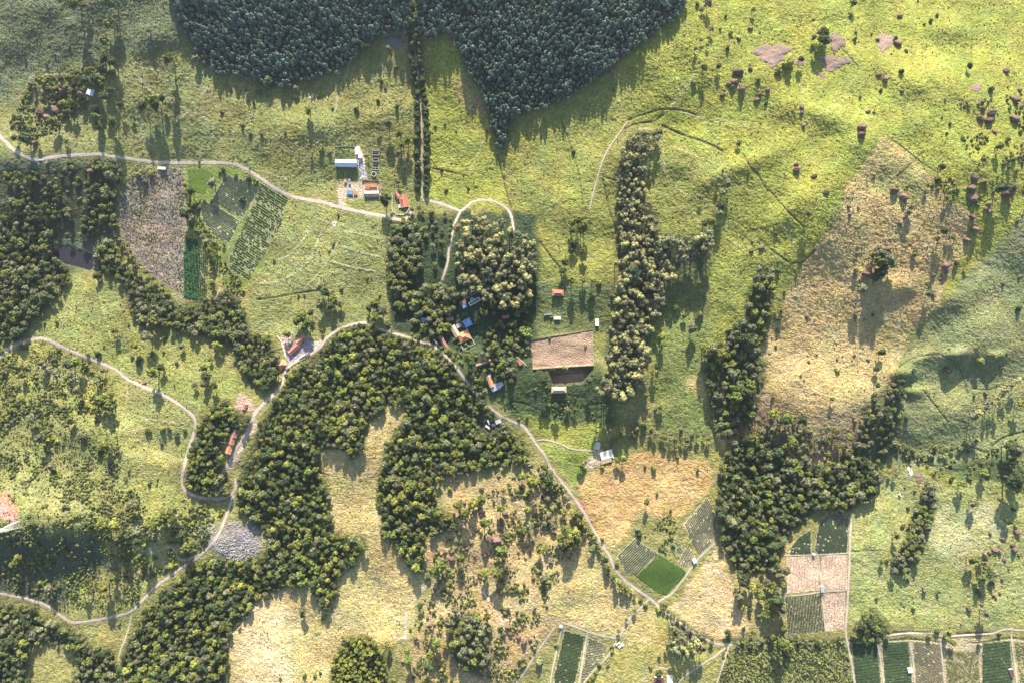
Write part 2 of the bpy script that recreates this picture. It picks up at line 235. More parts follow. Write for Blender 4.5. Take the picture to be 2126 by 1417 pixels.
# sparse mixed tree belts whose trees are separate objects: (area name, kind, spacing, rmin, rmax, polygon)
BELTS = [
 ('in the swimming pool grove', 'gum', 16, 7.5, 12, pts('948 465,985 448,1050 455,1095 490,1112 520,1108 580,1100 622,1078 640,1045 636,1010 620,985 608,955 612,940 570,948 520')),
 ('in the estate drive wood', 'broad', 14, 6, 10, pts('806 470,850 462,872 470,874 560,850 600,925 590,945 600,935 650,915 668,880 640,850 650,815 640,806 560')),
 ('in the plot beside the estate drive', 'broad', 20, 4.5, 7, pts('880 440,945 445,930 520,920 560,885 560')),
 ('in the upper gully grove', 'gum', 12, 6, 9, pts('1292 290,1320 275,1372 270,1372 300,1345 320,1335 370,1345 420,1370 470,1366 500,1290 500,1280 400,1285 340')),
 ('in the long gum belt', 'gum', 15, 8, 12.5, pts('1282 492,1368 492,1390 490,1418 508,1448 495,1476 482,1480 512,1458 532,1428 550,1412 572,1374 586,1370 612,1374 652,1350 682,1340 738,1340 782,1324 806,1298 838,1264 832,1238 816,1250 792,1276 772,1260 738,1256 700,1272 684,1276 640')),
 ('around the estate houses', 'broad', 14, 5, 9, pts('840 610,905 590,948 600,950 640,925 690,895 700,850 665')),
 ('by the estate road', 'broad', 13, 4.5, 8, pts('845 690,900 690,925 720,960 765,985 800,1000 800,985 740,1000 725,1040 745,1040 775,1000 775,1015 830,990 830,950 770,900 722,850 705')),
 ('on the pool lawn edge', 'broad', 17, 5, 9, pts('1000 610,1090 620,1105 690,1060 720,1000 730,1010 690,1030 660')),
 ('in the red barn grove', 'broad', 17, 5.5, 8.5, pts('1040 700,1090 690,1100 720,1078 745,1075 790,1050 800,1030 780,1040 740')),
 ('in the rocky wood by the road', 'broad', 22, 5, 9, pts('1090 985,1130 965,1175 1020,1220 1085,1250 1150,1235 1170,1200 1130,1160 1100,1120 1100,1090 1050')),
 ('in the dark ridge strip', 'broad', 15, 5, 10, pts('1575 545,1606 560,1604 640,1580 720,1588 790,1570 850,1530 905,1492 900,1478 850,1462 790,1462 720,1505 705,1545 650')),
 ('in the narrow meadow wood', 'broad', 14, 6, 9, pts('1922 1000,1942 1012,1944 1045,1938 1080,1928 1110,1912 1150,1890 1178,1872 1196,1852 1190,1862 1148,1880 1118,1886 1090,1896 1060,1908 1040')),
 ('in the copse at the meadow gate', 'broad', 15, 6, 9, pts('1772 1300,1812 1262,1842 1290,1850 1320,1815 1340,1775 1335')),
 ('in the copse beside the crossroads', 'gum', 15, 7, 11, pts('1385 1300,1420 1285,1462 1330,1462 1350,1415 1360,1385 1340')),
 ('on the boulder knoll', 'broad', 15, 6, 10, pts('930 1290,980 1270,1020 1300,1020 1360,1000 1400,950 1390,935 1350')),
 ('at the foot of the tan ridge', 'broad', 18, 5, 10, pts('1480 905,1560 870,1610 845,1650 850,1700 880,1770 895,1800 930,1740 950,1660 955,1600 900,1500 935')),
 ('on the steep ridge bank', 'broad', 17, 4.5, 8, pts('1795 850,1850 790,1882 815,1870 880,1840 960,1770 950')),
 ('in the east forest tail', 'broad', 20, 8, 11, pts('1600 1200,1620 1160,1640 1170,1628 1330,1600 1320,1560 1210')),
 ('above the cane plots', 'broad', 15, 4, 6.5, pts('1505 1322,1560 1325,1625 1320,1700 1325,1750 1320,1752 1332,1690 1340,1600 1340,1510 1340')),
]
# rows along lines: (area name, kind, spacing, rmin, rmax, side jitter, line)
ROWS = [
 ('left of the forest lane', 'round', 8, 5, 8, 3, pts('845 20,850 60,855 110,860 160,865 210,866 250,866 330,866 400')),
 ('right of the forest lane', 'round', 8, 5, 8, 3, pts('858 15,864 60,870 110,876 160,882 210,885 250,886 330,884 400')),
 ('at the forest lane foot', 'broad', 12, 5, 8, 6, pts('855 430,875 440,900 445,880 470,850 475')),
 ('left of the estate drive', 'broad', 11, 5, 7.5, 4, pts('850 448,826 470,812 500,806 540,808 580')),
 ('in the farm road hedge', 'shrub', 6.5, 2.5, 4, 1.5, pts('715 420,745 428,780 437,810 444,835 450')),
 ('on the truck road bank', 'shrub', 8, 1.6, 3, 1, pts('260 331,300 336,340 340')),
 ('in the dark field hedge', 'shrub', 5, 2.4, 3.6, 1, pts('604 418,590 445,575 478,560 510,545 545,528 580,515 598')),
 ('in the fallow field hedgerow', 'broad', 9, 4.5, 8, 3, pts('386 385,392 420,388 448,402 470,420 492,432 510,438 540,440 575,436 600')),
 ('left of the fallow field', 'broad', 10, 4, 7, 5, pts('205 350,235 365,240 400,228 430,236 460,246 490,264 520,290 556,330 590,355 610')),
 ('along the meadow road', 'shrub', 8, 3, 4.5, 2, pts('1148 975,1166 998,1184 1020')),
 ('below the orange field road', 'broad', 10, 3.5, 6, 3, pts('1225 1100,1240 1130,1252 1155,1262 1185,1275 1205,1300 1225,1320 1240')),
 ('in the long road hedge', 'shrub', 8, 3, 4.5, 1.5, pts('1206 1035,1226 1075,1246 1115,1262 1145,1276 1168,1300 1190,1330 1214,1352 1232')),
 ('on the crossroads lane', 'broad', 9, 3, 5, 2, pts('1372 1258,1396 1276,1424 1296,1456 1316,1480 1328')),
 ('beside the lane plot wedge', 'shrub', 8, 3, 5, 2, pts('1278 1345,1268 1365,1258 1385,1240 1400,1224 1417')),
 ('in the hedge above the yard', 'shrub', 7, 3, 5, 2, pts('1120 588,1150 582,1180 580,1220 578,1250 580,1270 582')),
 ('beside the yard kerb', 'shrub', 8, 3, 5.5, 2, pts('1238 690,1236 720,1238 750,1240 770,1248 785')),
 ('in the paddock creek hedge', 'broad', 11, 4.5, 7.5, 4, pts('1270 910,1300 905,1330 880,1350 890,1372 905,1400 915,1440 905,1480 905')),
 ('in the paddock creek hedge', 'shrub', 9, 3, 5, 6, pts('1330 900,1360 912,1400 900,1440 915,1490 930')),
 ('on the diagonal tree strip', 'gum', 10, 6.5, 9.5, 3, pts('2016 868,2032 856,2050 842,2066 826,2084 810,2100 796,2122 782')),
 ('beside the paddock gate track', 'broad', 12, 4, 6, 2, pts('1476 790,1482 820,1478 850,1482 880,1490 900')),
 ('along the canal road', 'shrub', 7, 3, 5.5, 2, pts('1850 1326,1900 1322,1960 1330,2000 1326,2060 1322,2126 1320')),
 ('along the canal road', 'shrub', 9, 3, 4.5, 2, pts('1925 1305,1960 1308,1985 1312')),
 ('on the vine plot far edge', 'shrub', 7, 2.5, 4, 1.5, pts('1475 1015,1486 1060,1490 1100,1484 1125')),
 ('above the striped plot', 'shrub', 7, 2.2, 3.6, 1, pts('1318 1100,1340 1085,1362 1070,1385 1055')),
 ('above the vine plot', 'shrub', 7, 2.2, 3.2, 1, pts('1418 1080,1440 1058,1462 1036')),
 ('in the gully bed', 'broad', 13, 5, 8, 5, pts('1850 905,1880 930,1910 945,1950 940,1990 930,2030 915')),
 ('on the bank by the white truck', 'broad', 9, 4, 7, 3, pts('195 335,215 350,238 346,250 356,245 375')),
]
# single trees, shrubs and boulders: tile coordinates "x y r"
TREES_ = [
 (0, 0, 'broad', '455 10 40,520 30 20,690 15 40,680 150 38,660 260 36,600 290 18,565 325 18,925 190 18,1050 365 40,1220 365 26,700 385 36,650 370 28,640 430 40,560 440 32,590 490 32,530 500 32,480 490 28,430 490 28,380 490 22,330 490 22,250 500 32,550 540 22,650 600 32,690 560 22,750 650 22,940 620 36,890 660 32,970 655 32,1060 640 36,1010 610 22,600 680 28,600 730 28,610 790 28,700 760 36,410 880 18,150 860 40,230 890 20,90 860 22,120 740 22,330 760 36,440 640 28,390 650 28,420 700 22,270 630 18,820 720 16'),
 (0, 0, 'shrub', '1510 785 13,1560 835 13,1380 700 11,430 285 9,480 1110 20,600 1000 20,430 1010 18,700 1000 14,860 1090 22,940 1080 20,900 1130 18,1390 1060 18,1510 1240 20,1550 1110 16,1470 1090 12,300 1160 12,380 1100 14,340 1220 14,1240 1010 10,145 340 10,340 340 9,290 400 9,1240 360 12,1400 530 10,1440 560 9,1540 620 11,1580 640 12,1530 560 9'),
 (0, 0, 'broad', '1320 1140 32,1190 1190 24,1150 1330 34,1200 1370 32,650 1200 24,600 1160 22,640 1290 24,640 1350 28,680 1090 30,740 1120 28'),
 (0, 1, 'broad', '75 500 26,245 550 20,325 690 26,820 765 26,890 830 28,940 870 28,910 900 28,845 910 20,880 960 18,880 1130 20,680 290 28,820 300 20,800 1240 44,410 880 13,760 765 17'),
 (0, 1, 'shrub', '250 605 16,385 600 11,625 680 18,775 505 13,805 550 11,758 628 12,865 420 14,875 665 16,30 835 13,180 820 11,400 935 16,455 950 11,345 985 9,1245 815 9,1175 600 7,1175 770 9,1155 1055 12,1180 1180 15,1115 1140 7,1500 880 18,475 675 9,15 570 16,70 595 11,1115 790 9,1060 700 6,1150 660 5,1220 970 7,1290 1090 9,1320 1170 10,570 1140 8,1540 1140 7,640 650 5,130 665 8,60 640 7,250 660 6,905 710 5,285 1360 8,335 1365 8,510 1340 10,470 1250 8,500 1000 6'),
 (0, 2, 'broad', '1195 420 23,1140 300 16,1175 250 13,1215 280 15,1240 180 19,1220 20 28,1180 60 18,1500 60 18,1410 890 20,1340 1140 27,1310 1200 26,1300 1280 28,1290 1330 28,1200 1390 28,1240 1380 28,1170 1230 18,410 1370 28,450 1400 28,370 1390 24,1285 410 20,1280 1110 15'),
 (0, 2, 'shrub', '630 560 9,655 585 8,378 945 14,1130 510 16,1295 180 9,1150 20 14,610 1010 6,1260 130 8,1330 100 9,1360 200 16,1340 300 12,1470 1080 9,1450 1100 6,1310 1060 9,1430 870 7,1530 500 16,1580 640 14,1370 540 14'),
 (0, 3, 'broad', '530 20 22,340 205 36,340 250 40,310 290 32,340 185 22,280 230 20,1250 410 22,890 1290 20,870 1320 22,1450 1170 38,1520 1165 28,1080 1040 22,245 1330 26,200 370 22,990 1150 18,1440 910 26,1150 1190 20,1110 1230 20'),
 (0, 3, 'shrub', '540 240 13,510 100 9,790 240 16,1050 95 14,1010 130 14,970 150 9,830 445 16,1390 555 18,120 400 36,60 440 26,660 1090 11,1490 870 18,1020 700 7,1040 645 7,1100 620 9,1140 650 7,1070 690 8,1080 730 9,1130 770 11,1000 630 6,1060 770 8,1110 830 9,1160 830 8,1200 700 7,1110 870 8,570 600 9,580 560 7,540 580 6,600 590 7,625 565 6,700 560 12,600 755 8,475 65 6,600 100 6,640 210 10,910 175 7,1520 290 8,1300 70 8,1350 1130 14,1470 1020 14,1500 1040 14,1550 1060 14,1570 820 12'),
 (1, 0, 'broad', '115 650 36,910 680 36,840 730 30,1130 740 22,950 900 42,1000 870 26,640 890 18,600 960 20,430 850 36,470 835 30,250 830 30,140 920 26,480 1010 26,640 1080 44,680 1040 26,590 1130 26,680 1110 36,190 1190 32,440 1200 32,250 1310 34,1270 870 26,1280 920 32,1270 970 26,1330 980 26,1210 980 20,1310 820 18,660 1350 34,730 1370 18,1350 730 30,710 640 22'),
 (1, 0, 'shrub', '350 585 13,275 595 12,750 680 7,800 605 9,1020 690 17,610 785 20,75 1075 13,140 1070 17,240 995 11,920 1260 22,1010 1250 20,1050 1250 16,1100 1290 20,1150 1265 14,1005 1340 14,620 1370 26,510 1300 26,290 1385 18,545 790 14,520 385 8,555 400 8,550 465 7,625 630 5,645 735 9,1015 775 10,1100 840 14,320 1220 16,280 1160 12,90 1140 10,30 900 20,860 830 18,950 780 16,820 800 16,430 960 14,1170 350 9,585 1280 7,150 1130 12,180 1110 9'),
 (1, 1, 'broad', '400 370 32,430 400 32,480 450 32,400 480 32,470 490 26,520 470 26,280 560 36,320 590 32,250 590 26,300 620 26,740 480 36,780 520 36,700 500 26,740 560 36,820 610 22,1155 100 26,1140 650 22,1190 770 26,1230 820 22,1320 810 32,1430 530 18,1480 740 26,1500 780 22,190 660 26,410 640 13,340 530 22,720 610 20'),
 (1, 1, 'shrub', '480 100 13,455 145 11,550 145 7,235 120 7,110 205 11,250 175 7,290 245 7,690 320 9,530 380 14,260 420 10,300 420 9,770 420 11,1010 680 14,1560 670 13,1590 690 18,1050 410 8,910 225 12,360 45 6,590 145 6,575 110 5,80 325 6,25 520 8,40 440 8,700 200 6,790 700 9'),
 (1, 2, 'broad', '440 150 28,380 100 28,370 140 22,330 215 28,310 270 26,430 20 28,370 20 22,370 330 28,440 330 22,500 330 22,90 470 32,90 660 36,60 640 26,190 950 28,215 990 28,270 1110 26,340 1130 20,390 1130 20,480 950 22,1070 550 20,1120 625 32,1020 500 22,970 490 18,1240 760 46,1200 750 36,1290 790 42,1240 980 26,1230 1030 22,1260 1050 26,1420 1000 36,1460 1030 42,1400 1050 36,1490 980 32,1430 970 26,1440 690 38,1480 720 34,1390 620 22,920 1110 22,880 900 22,830 1040 22,930 680 28,1170 540 18'),
 (1, 2, 'shrub', '540 345 18,490 430 18,490 450 14,240 560 11,225 1105 14,145 1005 12,330 875 18,1350 640 18,890 1130 13,850 600 18,900 865 16,1570 350 14,570 1000 10,1050 1250 14,1120 1280 12,820 1230 20,760 1290 22,230 690 10,40 1190 12,90 1180 10,455 740 10'),
 (1, 3, 'broad', '690 160 46,740 200 46,680 210 42,770 230 28,650 170 28,700 280 36,660 310 28,580 380 32,1025 300 16,1000 410 22,1050 70 18,1090 20 28,1120 60 18,1150 60 18,705 775 26,670 880 22,675 980 22,395 1065 17,40 1150 36,100 1200 32,210 1190 32,260 1270 22,180 1290 22,150 1340 40,60 1400 36,820 1020 32,740 1130 26,700 1250 22,760 1290 22,830 960 22,1540 1380 50,1500 1370 36,1030 1370 26,1570 1090 26,1240 200 16,720 250 26,20 290 20'),
 (1, 3, 'shrub', '545 270 16,540 560 14,650 545 11,910 170 16,1170 220 16,425 720 6,430 885 18,60 570 16,60 640 14,45 740 9,25 1055 13,680 1140 16,640 1200 18,540 1200 14,860 1180 16,790 1330 18,1560 500 22,1410 420 6,1485 785 11,1415 810 14,1125 755 9,905 890 14,1030 940 7,1320 830 26,1110 890 26,1200 1370 20,900 1390 20,100 400 9,175 290 11,60 270 13,80 520 14,40 540 11,1300 750 12,110 790 5,1350 190 6,1280 1050 9,1500 1200 12,1150 1250 8,1240 1390 10'),
 (2, 0, 'broad', '830 305 36,720 430 42,640 430 36,1040 370 42,1000 400 42,940 430 42,1080 400 36,860 480 42,1160 580 40,1130 500 30,640 820 36,700 760 26,180 380 22,320 70 26,850 540 26,1000 1000 30,110 640 24,80 680 22,300 830 26,520 850 22'),
 (2, 0, 'shrub', '980 150 9,930 175 14,800 95 11,910 240 9,900 560 16,1060 690 20,960 640 18,760 630 16,250 640 12,560 600 12,480 560 12,420 620 10,700 900 14,780 830 14,1240 350 14,1280 340 10,1200 330 10,740 1050 10,60 540 10,400 700 10,220 720 10'),
 (2, 1, 'broad', '595 15 20,290 970 22,285 1000 18,1350 300 36,1260 310 36,1300 360 42,1400 270 28,1420 420 36,1520 330 28,1460 480 22,1270 640 28,1150 690 36,1530 600 40,1500 730 42,1420 730 28,1200 800 26,1120 720 28,1020 940 22,950 1270 36,940 1220 22,1070 1310 40,1120 1170 32,1090 1240 26,820 1180 22,1240 960 26,1440 1000 26,1540 220 18'),
 (2, 1, 'shrub', '465 155 5,300 1370 14,365 1370 14,400 1355 11,240 1310 9,430 1010 14,410 1020 11,520 1060 7,1250 160 14,1205 210 18,1405 205 16,1265 490 16,1070 760 18,1170 860 11,1100 850 18,860 1400 20,990 1140 14,1180 1190 22,130 250 8,960 1080 10,1000 1010 8,150 1390 12,640 870 4,770 870 5,930 790 7,570 790 5,1480 290 10,1560 500 14,1340 1330 16,1180 1360 14'),
 (2, 2, 'broad', '430 60 26,450 40 18,650 30 22,690 20 26,60 130 26,110 60 26,120 160 36,190 130 26,230 150 32,270 180 22,200 190 26,380 360 28,420 370 28,440 410 28,340 470 36,300 510 36,380 490 46,350 540 46,320 580 26,400 540 26,90 340 26,110 440 26,70 470 26,170 590 28,210 580 18,200 770 26,580 650 22,590 690 22,635 750 20,650 790 22,690 820 26,720 850 22,1420 940 26,1410 880 32,1490 820 26,1440 780 46,1540 1000 18,910 1360 26,1340 1100 22,1500 1100 18,1240 1170 18,835 290 22,710 1025 14,760 970 15,660 1095 16'),
 (2, 2, 'shrub', '560 75 14,825 75 11,880 85 18,885 155 9,900 240 11,902 295 9,890 345 9,1155 95 12,1030 15 12,405 180 9,450 145 9,310 200 17,270 320 17,300 310 16,130 400 17,130 540 11,240 660 16,210 820 16,130 760 16,160 720 17,230 790 17,480 480 18,510 560 22,560 520 12,650 680 14,800 900 16,830 930 16,910 960 18,950 930 16,1440 1080 13,1480 1190 18,1350 1130 20,1430 1150 20,1550 1150 20,860 1320 13,1030 1390 11,915 1250 13,595 1310 11,540 1310 14,520 1350 16,500 1390 18,620 1190 14,620 1220 14,480 1400 18,275 1180 15,165 1290 22,1480 960 18,960 450 11,985 340 11,990 510 16,1000 560 13,1010 630 9,790 490 20,780 460 17,1140 745 7,1080 790 6,430 1025 5,405 1025 5,650 1370 8,990 1040 11'),
 (2, 3, 'broad', '790 120 17,1210 180 26,1345 110 26,1385 50 22,1510 40 26,1530 150 60,1560 200 42,1560 110 34,1280 300 30,1495 410 26,1550 415 18,795 500 26,710 660 20,1270 650 32,1340 640 26,1350 690 26,1370 740 32,1330 760 26,1410 740 22,1350 980 28,600 1000 26,640 970 22,620 1040 32,580 1060 32,90 1170 46,130 1190 28,50 900 44,80 950 28,60 750 28,50 1000 18,1060 850 14,1120 1150 22,1150 1170 20'),
 (2, 3, 'shrub', '745 150 11,690 165 14,1260 150 13,1525 340 14,870 330 13,835 440 15,850 170 9,740 660 11,675 890 11,870 780 11,905 950 14,1145 640 9,1390 800 17,970 840 17,1020 930 7,1015 1020 6,1285 800 14,1300 850 16,1000 1130 17,1050 1100 17,1100 1130 20,1130 1100 17,1440 1110 14,1310 1190 14,90 1070 18,655 760 5,1250 840 8,715 820 8'),
]
ROCKS_ = [
 (0, 0, '385 570 34,500 595 34,250 700 48,290 735 34,345 680 32,320 790 20,215 890 22,565 1065 28,430 1080 24,625 1130 20,490 1145 16,290 1018 18,370 525 16,265 570 17,220 630 16,545 1245 12,300 55 10,420 1190 14,630 1300 12,180 675 14,340 1060 9'),
 (0, 1, '1345 670 11,450 955 9'),
 (0, 2, '1480 175 19,1410 240 18,1400 450 36,1480 430 18,1380 510 28,1430 550 38,1310 590 16,1520 620 20,1540 590 18,1540 200 12,1320 560 8,1590 560 20,1350 520 18,1490 830 8'),
 (0, 3, '800 270 26,858 318 15,765 335 9,815 100 18,690 465 18,730 490 24,830 565 15,580 790 36,575 840 30,210 665 20,205 700 17,220 780 18,165 660 8,120 700 9,620 695 15,655 700 11,175 1025 18,175 1055 26,285 1095 18,360 1195 20,500 1285 15,505 1335 16,560 1295 12,780 1185 26,840 1230 30,855 1350 17,820 1390 17,1330 635 18,1340 685 20,1390 700 30,1325 735 26,1280 690 9,1370 750 26,1530 735 32,1565 560 18,1540 620 26,1480 440 20,1290 1100 38,1270 1230 60,1260 1170 30,1480 1210 44,1270 1350 26,1500 1275 11,1410 820 16,1580 1030 11,1350 1300 18,1370 1270 20,1340 1020 12,545 200 16,1580 660 18,680 245 18,255 1030 7,865 1160 8,1490 540 7,930 5 8,1330 1130 16,1400 1200 14,1380 1320 18,1590 790 14'),
 (1, 0, '905 965 12,890 970 9,700 790 6,860 850 16,940 800 12,230 800 14,270 860 14,300 900 14,480 745 6,0 880 14,10 930 10'),
 (1, 1, '1395 575 5'),
 (1, 2, '1495 85 11,1555 125 20,1490 150 17,1435 65 7'),
 (1, 3, '740 135 22,610 290 30,700 260 24,575 330 16,600 570 15,1025 420 17,1100 240 30,1080 320 18,1235 80 22,1280 10 28,258 570 9,240 555 16,300 790 9,250 835 13,425 820 9,535 795 11,620 820 13,200 920 11,220 950 9,20 690 9,780 980 22,750 1030 18,740 1080 18,580 1210 17,1460 350 13,1525 160 7,1350 1030 17,1450 870 12,555 120 9,550 160 13,535 195 11,990 350 9,1110 280 14,45 35 13,60 215 10,1560 310 9,1410 425 5,780 1220 14,535 1180 14,590 750 6,460 800 8,520 830 8,1290 750 10'),
 (2, 0, '290 75 14,410 175 12,1145 275 8,1150 320 8,90 150 8,470 380 9,730 380 8,220 130 8,540 560 6,550 580 5,1145 480 6,730 1060 8'),
 (2, 1, '1295 295 15,1510 130 13,1200 120 11,1550 365 20,1530 405 20,1490 530 34,1530 545 24,1425 620 22,1175 600 17,1150 650 22,1220 650 26,1215 600 14,1400 370 17,1380 460 16,1340 540 16,1290 590 16,1310 580 14,1360 630 14,1400 735 16,1395 760 14,1340 500 14,1440 535 14,1525 870 14,1130 880 11,1165 900 9,1230 930 14,1280 970 16,1240 990 12,1200 985 11,1150 1000 11,1080 1055 16,1095 1080 14,1065 1010 14,1550 980 16,1130 1110 14,1210 1150 12,1405 1190 26,1400 1210 17,1280 1170 16,915 1280 16,1430 960 12,1560 1070 17,1580 1110 16,1050 900 11,1420 1010 11,1530 1370 11,1440 1360 12,1270 1240 11,1280 800 9,1520 760 11,1390 1140 9,990 1050 9,1500 250 9,1440 250 9,1350 450 10,1560 310 9,1420 370 12,1580 480 9,1490 600 9,1510 700 8,1300 880 9,1270 860 9,1190 1250 9,1560 1200 9,1580 1300 9,1320 920 9,1340 1090 10,1470 1130 9,1160 1060 8,1440 870 8,1110 740 7'),
 (2, 2, '70 1160 22,35 1130 16,10 1140 12,105 1155 14,270 385 11,238 460 13,180 475 13,95 350 17,265 490 11,75 1025 12,20 1080 12,90 1000 9,220 565 9,80 1060 9,5 1110 9,210 1050 7,180 390 7,20 250 8,255 650 6,40 640 8,1110 70 4'),
 (2, 3, '1380 490 15,1440 270 11,1460 520 17,1410 590 20,1440 600 22,1530 590 22,1560 620 13,1380 610 16,1470 650 16,1370 680 16,1495 710 11,1455 770 15,1550 480 22,1440 860 15,1400 870 14,1415 890 13,1330 930 13,1250 960 20,1340 770 17,1320 870 12,1520 560 16,1405 820 12,1290 1060 7,815 255 12,910 220 14,850 200 9,1130 1070 7,1200 1050 7,1245 790 6,1310 880 9,1460 325 6,1170 230 5,845 945 7'),
]
# flat bare rock outcrops: (u, v, half length px, half width px, rotation deg, pale)
SLABS = [(1604, 112, 34, 22, 5, 0), (1731, 130, 30, 15, 3, 0), (1737, 88, 15, 19, 10, 0), (1838, 87, 19, 17, 40, 0), (1705, 155, 10, 6, -20, 0), (1660, 128, 12, 9, 20, 0),
         (2027, 181, 11, 8, 20, 0), (1908, 992, 7, 14, 0, 0), (1890, 980, 5, 12, 10, 1), (1868, 1028, 4, 6, 0, 1), (1590, 118, 12, 9, 0, 0), (979, 224, 5, 4, 0, 1), (694, 465, 5, 5, 0, 1), (647, 201, 6, 3, 40, 1)]
# field plots: (label, crop colour key, row angle deg, row spacing px, height m, fill 0..1, polygon)
Z6 = lambda s: [(370 + x / 2.988, 330 + y / 2.988) for x, y in pts(s)]
Z1 = lambda s: [(1250 + x / 5.452, 1000 + y / 5.452) for x, y in pts(s)]
Z2 = lambda s: [(1600 + x / 2.89, 1030 + y / 2.89) for x, y in pts(s)]
Z3 = lambda s: [(1120 + x / 4.8, 1270 + y / 4.8) for x, y in pts(s)]
Z5 = lambda s: [(1800 + x / 4.126, 1290 + y / 4.126) for x, y in pts(s)]
FIELDS = [
 ('bright green striped crop plot nearest the dirt road and fallow field', 'crop_bright', -38, 3.6, .7, .62, Z6('55 62,155 55,232 98,225 122,185 160,160 222,64 190')),
 ('dark striped vegetable plot just below the curve of the dirt road', 'crop_dark', -33, 3.8, .7, .5, Z6('302 98,420 130,500 165,492 205,400 368,212 250,240 180')),
 ('dark striped vegetable plot beside the dark hedgerow', 'crop_dark', -33, 3.8, .7, .5, Z6('132 260,208 268,384 380,320 524,232 488,150 378')),
 ('coarse lumpy green crop in wide rows along the hedge', 'crop_mid', -33, 4.8, 1.3, .55, Z6('505 130,560 170,682 232,640 400,560 540,440 745,322 688,312 598,410 392,484 218')),
 ('blue green strip of tall corn beside the fallow field', 'crop_corn', 88, 3.0, 1.8, .95, Z6('44 490,118 500,130 640,122 876,30 862,36 600')),
 ('yellowish green strip of leafy crop right of the corn', 'crop_mid', 88, 4.0, 1.6, .85, Z6('126 545,178 590,188 640,170 740,178 876,122 876')),
 ('dark striped plot next to the vivid green plot', 'crop_dark', 45, 3.9, .7, .52, Z1('168 832,362 632,620 790,640 812,378 1052,262 1030,220 940')),
 ('vivid green leafy plot at the road junction', 'crop_vivid', 50, 3.6, .9, .85, Z1('650 818,945 1000,940 1060,720 1276,640 1262,380 1062')),
 ('large grey green vine plot with steep diagonal rows', 'crop_vine', -62, 3.4, .8, .55, Z1('920 472,1195 160,1225 230,1305 420,1288 640,1100 825')),
 ('small wedge of thin crop rows beside the white hut', 'crop_vine', -70, 3.2, .7, .5, Z1('965 700,1050 830,1020 900,950 980,848 918')),
 ('tiny dark row garden between the striped plots', 'crop_mid', -55, 4.2, .8, .5, Z1('800 640,915 715,900 790,850 850,760 790')),
 ('dark plot of diagonal rows at the top of the square fields', 'crop_dark', -38, 3.1, .7, .6, Z2('300 130,408 85,470 128,462 338,300 345,262 325,285 180')),
 ('small green plot under the dark forest edge', 'crop_dark', -15, 3.2, .7, .7, Z2('165 245,246 190,244 342,112 350,120 300')),
 ('pinkish brown harvested plot on the forest side', 'crop_stub', 92, 3.2, .3, .5, Z2('98 362,286 352,296 560,92 580')),
 ('pinkish brown harvested plot on the meadow side', 'crop_stub', 92, 3.2, .3, .5, Z2('302 352,462 348,460 560,330 566,306 520')),
 ('dark green square plot of upright rows', 'crop_dark', 94, 3.2, .8, .66, Z2('88 592,298 586,326 808,98 826')),
 ('brown bare plot below the small grey shed', 'crop_stub', 92, 3.2, .3, .4, Z2('312 586,450 575,440 800,330 806')),
 ('dark green plot left of the pale lane', 'crop_dark', -8, 2.9, .7, .85, Z3('250 175,460 238,360 690,330 720,140 700,150 600')),
 ('brown green wedge right of the pale lane', 'crop_vine', -8, 3.4, .6, .6, Z3('488 248,690 330,640 440,520 600,430 706,400 706')),
 ('dark green plot left of the yellowish strip', 'crop_green', -4, 3.0, .8, .8, Z5('-130 170,88 178,130 620,-90 620')),
 ('dark green plot with the small white hut', 'crop_green', -3, 3.2, .8, .8, Z5('128 165,355 168,395 620,160 620')),
 ('brown striped plot of close slanting rows', 'crop_brownrow', -22, 3.4, .6, .48, Z5('392 160,630 180,668 620,420 620')),
 ('rough brownish green plot below the dark hedge', 'crop_rough', 32, 4.0, 1.0, .55, Z5('668 240,960 250,975 620,690 620')),
 ('dark green plot left of the maroon hut', 'crop_green', -4, 3.0, .8, .85, Z5('990 180,1225 160,1250 500,1230 620,985 620')),
 ('brown green plot at the lower corner of the photo', 'crop_rough', -10, 3.2, .7, .6, Z5('1262 170,1500 165,1500 620,1320 620')),
]

